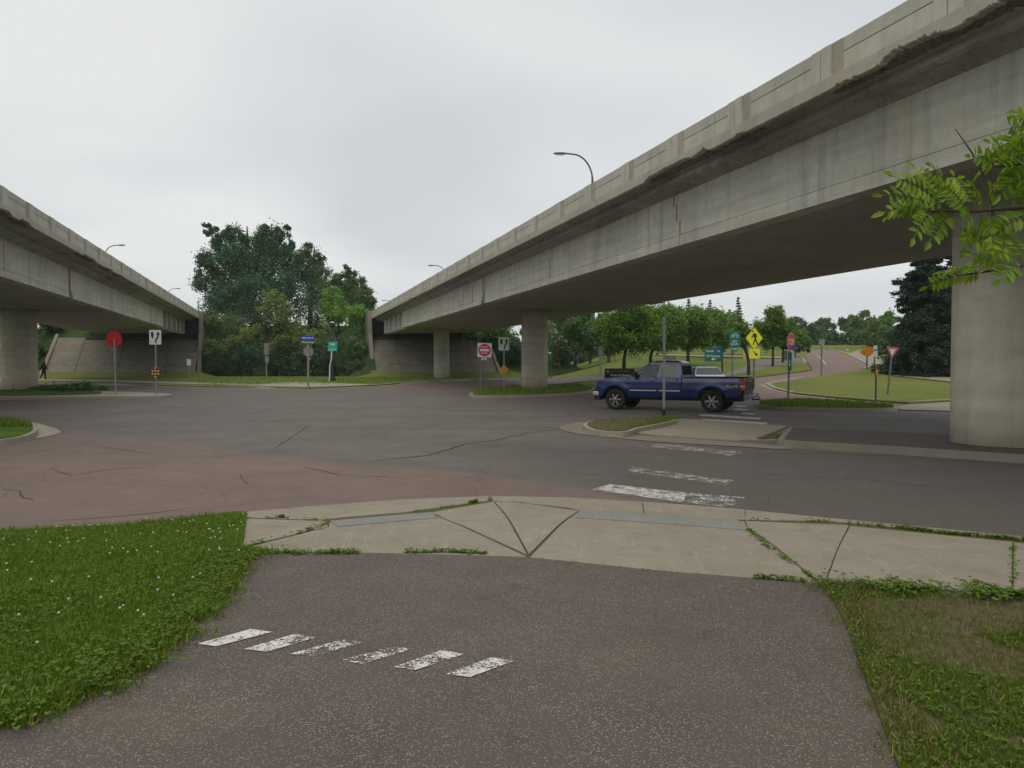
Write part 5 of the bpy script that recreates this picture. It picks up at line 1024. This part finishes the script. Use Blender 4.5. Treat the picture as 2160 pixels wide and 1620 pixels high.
# conifers
def conifer(bx, y, top_py, wpx, label, n=9000, size=.38, mat='needles', group=None, low=0.0, seedj=0):
    b = at(bx, y); k = y / F; hgt = Pd(bx, top_py, y).z - b[2]; Rm = wpx / 2 * k
    t = empty('spruce_tree', b, label=label, cat='tree', group=group); cs = []; rs = []; br = MB(); nl = int(hgt * 2.4)
    for i in range(nl):
        f_ = i / nl; z = hgt * (low + (1 - low) * f_); rr_ = Rm * (1 - f_) ** .85 * random.uniform(.8, 1.12); m = max(4, int(11 * (1 - f_) + 4))
        for j in range(m):
            a = random.uniform(0, 6.28); l = rr_ * random.uniform(.7, 1.08); tip = Vector((math.cos(a) * l, math.sin(a) * l, z - l * .16 + .08 * l * random.random()))
            for u in np.arange(.25, 1.01, .15): cs.append((tip.x * u, tip.y * u, z - (z - tip.z) * u + (u - .5) * .12)); rs.append(max(.06, .22 * rr_ * (1.15 - u * .75)))
            if n > 19000 and random.random() < .5: br.tube([(0, 0, z), tuple(tip * 1 if False else (tip.x, tip.y, tip.z))], [.04, .008], 4, caps=False)
    npmesh('crown', leaves(cs, rs, n, size, .28), 4, M[mat], t); br.tube([(0, 0, -.3), (0, 0, hgt * .6), (0, 0, hgt)], [Rm * .07 + .05, Rm * .03 + .03, .02], 7); br.build('trunk', M['dark_bark'], t)
conifer(1452, 130, 628, 44, 'distant conifer left of three above the maples', group='distant conifers above the maples'); conifer(1497, 135, 630, 30, 'middle distant conifer above the maples, the shortest of three', group='distant conifers above the maples'); conifer(1556, 128, 624, 40, 'rightmost and tallest distant conifer above the maples', group='distant conifers above the maples'); conifer(1538, 132, 650, 30, 'low distant conifer tucked left of the tallest one', 5000)
conifer(1948, 57, 395, 190, 'huge dark spruce left of the nearest column', 80000, .30); conifer(2030, 60, 380, 170, 'dark spruce mostly hidden behind the nearest column', 40000, .34)
# background tree line on the hill
GB = 'distant trees along the hilltop'
for i, (cx, cy, rw, y, m_, lab) in enumerate(((1595, 720, 26, 150, 'mid_leaves', 'hilltop tree behind the yellow crossing sign'), (1705, 705, 30, 150, 'grey_leaves', 'hilltop tree just right of the STOP sign'), (1738, 690, 24, 160, 'grey_leaves', 'rounded hilltop tree above the square sign'), (1730, 712, 26, 150, 'mid_leaves', 'low hilltop tree behind the square sign'), (1765, 716, 24, 150, 'grey_leaves', 'low hilltop tree right of the square sign'),
     (1793, 685, 24, 150, 'mid_leaves', 'tall hilltop tree above the yellow marker post'), (1825, 682, 26, 146, 'mid_leaves', 'tall hilltop tree above the orange diamond'), (1800, 712, 26, 140, 'mid_leaves', 'low hilltop tree behind the yellow marker post'), (1843, 706, 30, 128, 'mid_leaves', 'green tree above the orange diamond'), (1870, 682, 26, 120, 'maple_leaves', 'bright tree left of the huge spruce'), (1868, 715, 28, 115, 'mid_leaves', 'green tree behind the yield sign'), (1895, 705, 26, 105, 'dark_leaves', 'dark tree at the left foot of the huge spruce'), (1680, 690, 24, 165, 'dark_leaves', 'dark hilltop tree above the STOP sign'))):
    px_tree('hilltop_tree', lab, cx, y, [(cx, cy - rw * .35, rw * .5), (cx - rw * .5, cy, rw * .45), (cx + rw * .5, cy, rw * .45), (cx, cy + rw * .3, rw * .6), (cx - rw * .5, cy + rw * .5, rw * .4), (cx + rw * .5, cy + rw * .5, rw * .4)], m_, 8000, .40, per=3, trunk=.25, group=GB)
for i, (cx, cy, rw, y) in enumerate(((1200, 705, 40, 125), (1290, 712, 44, 128), (1380, 712, 46, 130), (1470, 716, 44, 134), (1545, 722, 40, 138), (1130, 715, 40, 110))):
    px_tree('background_tree', ['dark background tree behind the white blossom bush', 'dark background tree behind the leftmost maples', 'dark background tree behind the bare post maple', 'dark background tree behind the cab roof maple', 'dark background tree behind the bicycle route sign', 'dark background tree hidden behind the middle column'][i], cx, y, [(cx + dx * rw, cy + dy * rw, rw * .5) for dx, dy in ((0, -.3), (-.6, 0), (.6, 0), (0, .3), (-.5, .5), (.5, .5))], 'dark_leaves', 8000, .42, per=3, trunk=.3, group='dark background trees behind the maples')
for i, (px, py, rp, y) in enumerate(((1185, 745, 30, 118), (1228, 748, 26, 120), (1265, 742, 22, 125))):
    tree('bush', ['dark bush on the lawn edge behind the white blossom', 'dark bush on the far lawn left of the grey sign back', 'dark bush on the far lawn right of the grey sign back'][i], at(px, y), [lob(px + random.uniform(-.5, .5) * rp, py + random.uniform(-.3, .5) * rp, rp * .65, y, random.uniform(-1, 1)) for _ in range(6)], 'grey_leaves', 5000, .34, per=6, trunk=.1, cat='bush', group='bushes beyond the right bridge')
# left side greenery behind the left column
for i, (px, py, rp, y, m_, lab) in enumerate(((20, 690, 40, 92, 'ivy_leaves', 'dark tree behind the top of the left column'), (-30, 720, 50, 84, 'mid_leaves', 'bush left of the left column at the picture edge'), (105, 690, 26, 98, 'mid_leaves', 'green bush above the upper left corner of the left slope paving'), (60, 740, 26, 92, 'mid_leaves', 'green bush behind the foot of the left column'))):
    y = min(y, P(px, min(790, py + rp * .7)).y); tree('bush', lab, at(px, y), [lob(px + random.uniform(-.6, .6) * rp, py + random.uniform(-.4, .4) * rp, rp * .6, y, random.uniform(-1, 1)) for _ in range(6)], m_, 4500, .3, per=8, trunk=.12, cat='bush', group='bushes behind the left bridge')
# clipped hedge by the right sidewalk
px_tree('hedge', 'dark low hedge beside the right sidewalk left of the huge spruce', 1862, 95, [(1850, 738, 8), (1862, 742, 9), (1872, 748, 9)], 'dark_leaves', 1500, .25, per=12, trunk=.05, cat='hedge')
# ------------------------------------------------------------ weeds and grass
def blades(pts, h, wd, mat, name, lean=.5, label=None, cat=None, kind='stuff', hj=.5):
    n = len(pts); p = np.asarray(pts, float); a = rng.uniform(0, 6.283, n); hh = h * rng.uniform(1 - hj, 1 + hj, n); w_ = wd * rng.uniform(.6, 1.3, n)
    dx = np.cos(a) * w_ * .5; dy = np.sin(a) * w_ * .5; la = rng.uniform(0, 6.283, n); ll = hh * lean * rng.random(n)
    v0 = p + np.stack([dx, dy, 0 * dx], 1); v1 = p - np.stack([dx, dy, 0 * dx], 1)
    m_ = p + np.stack([np.cos(la) * ll * .35, np.sin(la) * ll * .35, hh * .6], 1); m0 = m_ + np.stack([dx, dy, 0 * dx], 1) * .7; m1 = m_ - np.stack([dx, dy, 0 * dx], 1) * .7
    tp = p + np.stack([np.cos(la) * ll, np.sin(la) * ll, hh], 1); q1 = np.stack([v0, v1, m1, m0], 1).reshape(-1, 3); q2 = np.stack([m0, m1, tp, tp + 1e-4], 1).reshape(-1, 3)
    o = npmesh(name, np.concatenate([q1, q2]), 4, M[mat]); tag(o, label=label, cat=cat, kind=kind); return o
def scatter(poly, n, zf, dens=None, bounds=None):
    xs_ = [p.x for p in poly]; ys_ = [p.y for p in poly]; b = bounds or (min(xs_), max(xs_), min(ys_), max(ys_)); o = []
    tries = 0
    while len(o) < n and tries < n * 12:
        tries += 1; x = random.uniform(b[0], b[1]); y = random.uniform(b[2], b[3])
        if not inside(x, y, poly): continue
        if dens and random.random() > dens(x, y): continue
        o.append((x, y, zf(x, y)))
    return o
def edge_near(line, n, wd, zf, dens=None):
    o = []; tot = sum((line[i + 1] - line[i]).length for i in range(len(line) - 1))
    for i in range(len(line) - 1):
        d = line[i + 1] - line[i]; m = int(n * d.length / tot); nn = Vector((-d.y, d.x)).normalized()
        for _ in range(m):
            t = random.random(); p = line[i] + d * t
            if dens and random.random() > dens(p.x, p.y): continue
            p = p + nn * random.gauss(0, wd * max(.25, 1 + 2.2 * mnoise.noise(Vector((p.x * 4.5, p.y * 4.5, 8))))); o.append((p.x, p.y, zf(p.x, p.y)))
    return o
PL = W2n(vergeL); PR = W2n(vergeR); zfn = lambda x, y: zn(x, y, .018)
nfall = lambda x, y: min(1, (4.2 / max(y, 2.0)) ** 1.1)
pl = scatter(PL, 90000, zfn, nfall, (-7.5, -1.9, 2.4, 8.6)); blades(pl, .042, .008, 'grass_blades', 'grass', label='short green grass of the left verge', cat='grass')
blades(edge_near([q_ for q_ in W2n([(0, 1538)] + [(260, 1430), (450, 1262), (522, 1165)])], 9000, .07, zfn), .045, .007, 'grass_blades', 'grass', label='ragged grass along the left edge of the path', cat='grass', lean=1.2)
blades(edge_near([q_ + Vector((.09, 0)) for q_ in W2n([(0, 1538)] + [(260, 1430), (450, 1262), (522, 1165)])], 1500, .05, lambda x, y: .004), .02, .008, 'dry_blades', 'grass', label='dry thatch spilling onto the left path edge', cat='grass', lean=2.0)
def leafdisc(pts, r, mat, name, label, cat='clover', z=.035, tilt=.5):
    V = []
    for (x, y, z_) in pts:
        hz = z_ + z * random.uniform(.5, 1.3); a0 = random.uniform(0, 6.28)
        for k in range(3):
            a = a0 + k * 2.094; c = Vector((x + math.cos(a) * r * .9, y + math.sin(a) * r * .9, hz)); rr_ = r * random.uniform(.7, 1.2); t1 = random.uniform(-tilt, tilt) * rr_; t2 = random.uniform(-tilt, tilt) * rr_
            ca, sa = math.cos(a), math.sin(a)
            V += [(c.x - ca * rr_, c.y - sa * rr_, c.z - t1), (c.x - sa * rr_ * .85, c.y + ca * rr_ * .85, c.z + t2), (c.x + ca * rr_, c.y + sa * rr_, c.z + t1), (c.x + sa * rr_ * .85, c.y - ca * rr_ * .85, c.z - t2)]
    return tag(npmesh(name, V, 4, M[mat]), label=label, cat=cat, kind='stuff')
def cl(x, y): return (1 if mnoise.noise(Vector((x * .8, y * .8, 2))) > -.12 else .25) * nfall(x, y)
leafdisc(scatter(PL, 15000, zfn, cl, (-7.5, -1.9, 2.4, 8.6)), .008, 'clover_leaves', 'clover', 'clover leaves among the grass of the left verge')
eL = W2n([(-30, 1545), (0, 1538)] + pathL[1:]); leafdisc(edge_near([p - Vector((.07, 0)) for p in eL], 2000, .13, zfn, lambda x, y: .15 + max(0, min(1, .55 + 2 * mnoise.noise(Vector((x * 1.9, y * 1.9, 4)))))), .009, 'clover_leaves', 'clover', 'dense dark clover along the left edge of the path', z=.05)
fl = scatter(PL, 130, zfn, lambda x, y: 1 if mnoise.noise(Vector((x * .7, y * .7, 9))) > .1 and y > 4.5 else (.8 if y > 6 else .05), (-6.5, -2.2, 3, 8.2))
b = MB()
for (x, y, z) in fl: b.lathe([(.001, -.008), (.009, -.003), (.008, .005), (.001, .008)], 7, c=(x, y, z + random.uniform(.045, .08)))
tag(b.build('clover_flower', M['petal'], recalc=False), label='white clover flowers dotted over the left verge', cat='flowers', kind='stuff')
# right verge: sparse, dry, with bare patch
def drr(x, y): 
    n_ = mnoise.noise(Vector((x * 1.3, y * 1.3, 5))); return (1 if n_ > .0 else .12) * nfall(x, y) * (.15 if (x - 2.75) ** 2 / .6 + (y - 4.75) ** 2 / .12 < 1 else 1)
BR = (1.5, 4.2, 2.2, 6.0)
blades(scatter(PR, 26000, lambda x, y: zn(x, y, .012), drr, BR), .034, .007, 'grass_blades', 'grass', label='patchy green grass of the right verge', cat='grass')
blades(scatter(PR, 12000, lambda x, y: zn(x, y, .012), lambda x, y: nfall(x, y), BR), .04, .005, 'dry_blades', 'grass', label='dry straw coloured grass of the right verge', cat='grass', lean=1.1)
leafdisc(scatter(PR, 3000, lambda x, y: zn(x, y, .012), drr, BR), .0085, 'clover_leaves', 'clover', 'clover leaves in the right verge', z=.03)
eR = W2n([(1728, 1236), (1800, 1244), (2000, 1258), (2200, 1276), (2400, 1300)]); leafdisc(edge_near(eR, 1600, .07, zfn, lambda x, y: .2 + max(0, min(1, .5 + 2 * mnoise.noise(Vector((x * 2.5, y * 2.5, 4)))))), .013, 'clover_leaves', 'clover', 'green weeds along the back of the right sidewalk', z=.05)
eR2 = W2n(pathR); blades(edge_near([p + Vector((.1, 0)) for p in eR2], 3500, .06, lambda x, y: zn(x, y, .01)), .04, .006, 'dry_blades', 'grass', label='dry grass fringe along the right edge of the path', cat='grass', lean=1.3)
# weeds in the joints
for px, n_, wd, lab in (([(520, 1166), (640, 1168), (760, 1166)], 650, .03, 'weeds at the left end of the path joint'), ([(850, 1167), (930, 1165), (1025, 1169)], 420, .022, 'weeds in the middle of the path joint'), ([(560, 1093), (600, 1092)], 260, .025, 'small weed clump in the left gutter joint'), ([(600, 1096), (690, 1099)], 170, .014, 'weeds along the left flare joint'),
        ([(516, 1154), (600, 1134), (650, 1120), (690, 1105)], 330, .016, 'weeds climbing the left flare joint'), ([(978, 1064), (1008, 1058)], 260, .022, 'green weed clump at the kerb tip'), ([(850, 1081), (980, 1062)], 120, .01, 'thin weeds in the gutter joint'), ([(1075, 1058), (1110, 1063)], 110, .014, 'tiny weed clump right of the kerb tip'), ([(1580, 1120), (1620, 1155), (1725, 1228)], 420, .02, 'weeds along the long right diagonal joint'),
        ([(1575, 1098), (1750, 1099)], 160, .01, 'thin weeds behind the right gutter'), ([(1785, 1104), (1900, 1114), (2000, 1126), (2160, 1140), (2300, 1155)], 1500, .028, 'grass growing along the right kerb'), ([(2138, 1150), (2138, 1200), (2136, 1255)], 240, .02, 'weeds in the joint at the right picture edge'), ([(1590, 1220), (1700, 1228)], 200, .013, 'low weeds at the right end of the path joint'), ([(1115, 1176), (1400, 1206), (1560, 1219)], 90, .01, 'sparse weeds in the path joint')):
    ln = W2n(px); pts = edge_near(ln, int(n_ * .8), wd * .6, lambda x, y: zn(x, y, -.01), lambda x, y: .12 + max(0, min(1, .5 + 2.6 * mnoise.noise(Vector((x * 3.1, y * 3.1, 4)))))); h_ = .034 if wd > .02 else .022
    blades(pts, h_, .009, 'grass_blades', 'weeds', label=lab, cat='weeds', lean=1.2)
    if n_ > 150: leafdisc(pts[::3], .012, 'clover_leaves', 'weeds', lab + ', broad leaves', cat='weeds', z=.035)
# grass on the islands
def ig(poly, n, hh, wd, mat, lab, off=.15, name='grass', bounds=None): blades(scatter(poly, n, lambda x, y: H(x, y) + off, None, bounds), hh, wd, mat, name, label=lab, cat='grass' if name == 'grass' else 'weeds')
ig(isl_left, 7000, .10, .02, 'grass_blades', 'grass on the small island at the left picture edge', .16, bounds=(-16, -10.5, 19, 24))
ig(isl_mm, 3500, .14, .05, 'grass_blades', 'grass on the island of the middle column', .14)
ig(isl_c, 400, .07, .02, 'dry_blades', 'sparse dry grass on the median tip', .14); ig(W2([(1405, 893), (1440, 884), (1395, 883), (1340, 903), (1325, 908)], .1), 900, .09, .02, 'grass_blades', 'green weeds at the foot of the bare post', .12, 'weeds')
ig(isl_t, 5000, .12, .03, 'grass_blades', 'grass on the narrow island below the STOP sign', .13)
ig(W2([(440, 816), (560, 812), (780, 812), (900, 803), (1000, 799), (900, 796), (600, 796), (430, 797), (410, 806)], .1), 5000, .08, .06, 'grass_blades', 'grass of the far verge before the bushes', .1)
ed_pts = edge_near(W2([(1322, 914), (1345, 902), (1430, 886)]), 600, .05, lambda x, y: H(x, y) + .03); blades(ed_pts, .08, .02, 'grass_blades', 'weeds', label='weeds where the median tip meets the cut-through', cat='weeds')
ed_pts = edge_near(W2([(1600, 930), (1660, 925), (1625, 921)]), 500, .06, lambda x, y: H(x, y) + .03); blades(ed_pts, .06, .02, 'dry_blades', 'weeds', label='dry weeds at the right end of the cut-through', cat='weeds')
def weedclump(cx, cy, y, rw, rh, n, mat, lab):
    b_ = at(cx, y); q = Pd(cx, cy, y); k = y / F; cs = [((q.x - b_[0]) + random.gauss(0, rw * k * .45), random.gauss(0, .5), max(.1, random.gauss(rh * k * .45, rh * k * .2))) for _ in range(60)]
    t = empty('shrub', b_, label=lab, cat='shrub', group='low shrubs on the medians'); npmesh('foliage', leaves(cs, [rh * k * .45] * 60, n, .16), 4, M[mat], t); MB().tube([(0, 0, -.1), (0, 0, .25)], .02, 5).build('stem', M['twig'], t)
weedclump(95, 822, 46.5, 36, 12, 2200, 'ivy_leaves', 'low dark shrub at the right foot of the left column'); weedclump(160, 820, 45.5, 50, 16, 3600, 'ivy_leaves', 'wider dark shrub on the median right of the left column'); weedclump(30, 830, 44, 40, 7, 1200, 'ivy_leaves', 'thin ground shrub before the left column')
weedclump(1170, 826, 46, 26, 6, 700, 'ivy_leaves', 'low weedy shrub right of the middle column foot'); weedclump(1215, 822, 48, 22, 9, 900, 'mid_leaves', 'green weedy shrub behind the pickup front bumper'); weedclump(1088, 819, 51, 16, 6, 500, 'ivy_leaves', 'small dark shrub left of the middle column foot')
# ------------------------------------------------------------ the near branch of the tree at the right
NT = empty('roadside_tree', (4.3, 3.7, 0), label='near tree at the right picture edge, its compound leaves hanging into the view', cat='tree'); TB = Vector((4.3, 3.7, 0))
def L3(px, py, y): return Pd(px, py, y) - TB
trunk_b = MB(); trunk_b.tube([(0, 0, -.2), (.03, 0, 1.2), (0, .05, 2.4), (.1, 0, 4.2)], [.13, .10, .085, .05], 10)
YB = 3.3; br = MB(); tips = {}
for path, r0 in (([(2330, 400), (2160, 436), (2060, 446), (1985, 445), (1935, 448)], .012), ([(2095, 455), (2090, 420), (2080, 380), (2050, 322), (2035, 300), (2015, 272)], .007), ([(2330, 520), (2160, 560), (2060, 576), (2020, 582), (2013, 576)], .008), ([(2400, 300), (2250, 330), (2170, 345), (2120, 350), (2090, 352)], .011), ([(2300, 250), (2180, 262), (2140, 270)], .008), ([(2300, 470), (2170, 452), (2100, 470)], .007)):
    q = [L3(a, b_, YB + .05 * math.sin(a * .01)) for a, b_ in path]; br.tube(q, [r0 * (1 - .75 * i / (len(q) - 1)) for i in range(len(q))], 6)
for a, z0 in (((2330, 400), 1.9), ((2330, 520), 1.6), ((2400, 300), 2.3), ((2300, 250), 2.5), ((2300, 470), 1.75)):
    q = L3(*a, YB); br.tube([(0, 0, z0), Vector((0, 0, z0)).lerp(q, .5) + Vector((0, 0, .05)), q], [.03, .02, .012], 6)
trunk_b.build('trunk', M['bark'], NT); br.build('branch', M['twig'], NT)
LV = []; stem = MB()
def compound(p0, p1, y0, y1, pairs, ll=.055, droop=.03, facing=None):
    A = L3(*p0, y0); B_ = L3(*p1, y1); d = (B_ - A); n = pairs * 2 + 1
    pts = [A + d * t + Vector((0, 0, droop * math.sin(t * math.pi))) for t in np.linspace(0, 1, 7)]; stem.tube(pts, .0014, 4, caps=False)
    dn = d.normalized(); fc = Vector(facing or (random.uniform(-.4, .4), -1, random.uniform(-.1, .9))).normalized(); side = dn.cross(fc).normalized(); fc = side.cross(dn)
    def leaf(o, dir_, l):
        w_ = l * random.uniform(.19, .25); dir_ = (dir_ + fc * random.uniform(-.35, .25) + Vector((0, 0, -.22))).normalized(); sd_ = dir_.cross(fc).normalized(); mid = o + dir_ * l * .5 + fc * .004
        fold = fc * w_ * .35
        LV.extend([tuple(o), tuple(o + dir_ * l * .35 - sd_ * w_ + fold), tuple(o + dir_ * l * .72 - sd_ * w_ * .75 + fold), tuple(o + dir_ * l), tuple(o), tuple(o + dir_ * l), tuple(o + dir_ * l * .72 + sd_ * w_ * .75 + fold), tuple(o + dir_ * l * .35 + sd_ * w_ + fold)])
    for i in range(pairs):
        t = .18 + .78 * i / pairs; o = A + d * t + Vector((0, 0, droop * math.sin(t * math.pi))); l = ll * (1.05 - .45 * abs(t - .5))
        for s in (-1, 1): leaf(o, side * s + dn * .45, l * random.uniform(.85, 1.1))
    leaf(A + d, dn, ll)
CL = [((1985, 440), (1862, 412), 8), ((2000, 442), (1885, 372), 9), ((1975, 445), (1868, 448), 8), ((2010, 440), (1930, 355), 8), ((2020, 440), (1965, 350), 7), ((1940, 430), (1875, 455), 6), ((1962, 448), (1928, 502), 5), ((2008, 450), (1962, 508), 8), ((2040, 444), (1985, 392), 8), ((2060, 442), (2012, 372), 8), ((2050, 452), (2030, 482), 4), ((2075, 445), (2048, 392), 7), ((2090, 440), (2088, 398), 7), ((2085, 450), (2095, 525), 9), ((2070, 450), (2070, 522), 9), ((2100, 452), (2118, 520), 8), ((2055, 480), (2035, 520), 5),
      ((2085, 574), (1958, 604), 10), ((2110, 570), (1990, 575), 9), ((2130, 566), (2050, 535), 7), ((2150, 560), (2100, 530), 7), ((2160, 562), (2150, 520), 6), ((2150, 565), (2110, 590), 6), ((2170, 555), (2110, 485), 7), ((2220, 450), (2105, 482), 9), ((2100, 352), (2048, 330), 6), ((2100, 354), (2060, 372), 6),
      ((2130, 350), (2078, 330), 7), ((2140, 350), (2090, 302), 8), ((2160, 340), (2110, 285), 8), ((2180, 335), (2130, 262), 8), ((2150, 350), (2095, 395), 8), ((2170, 350), (2110, 410), 8), ((2190, 345), (2140, 420), 8), ((2200, 330), (2150, 290), 8), ((2210, 320), (2160, 250), 8), ((2180, 270), (2135, 235), 6), ((2200, 262), (2140, 245), 7), ((2220, 350), (2160, 390), 8), ((2160, 345), (2105, 345), 8), ((2190, 340), (2125, 320), 8), ((2230, 400), (2140, 380), 8), ((2210, 390), (2150, 430), 7), ((2200, 300), (2120, 310), 8)]
for a, b_, n_ in CL: compound(a, b_, YB + random.uniform(-.08, .12), YB + random.uniform(-.2, .3), n_, ll=.056 * random.uniform(.8, 1.2), droop=.02)
for _ in range(140):                      # rest of the crown, outside the view
    px = random.uniform(2280, 3000); py = random.uniform(-300, 520); compound((px, py), (px - random.uniform(60, 130), py + random.uniform(-60, 70)), YB + random.uniform(-.3, .7), YB + random.uniform(-.4, .8), 8)
npmesh('leaves', LV, 4, M['near_leaves'], NT); stem.build('leaf_stems', M['near_leaves'], NT)

# ------------------------------------------------------------ damp air fading the far trees
g = G('damp_air'); g.t.nodes.remove(g.b); pv = g.n('ShaderNodeVolumePrincipled'); pv.inputs['Color'].default_value = (.92, .96, 1, 1); pv.inputs['Density'].default_value = .00030; g.l(pv.outputs[0], g.o.inputs['Volume'])
tag(MB().box(-260, 260, -60, 320, -1.6, 34).build('haze', g.mat), label='thin damp haze over the whole junction', cat='haze', kind='stuff')
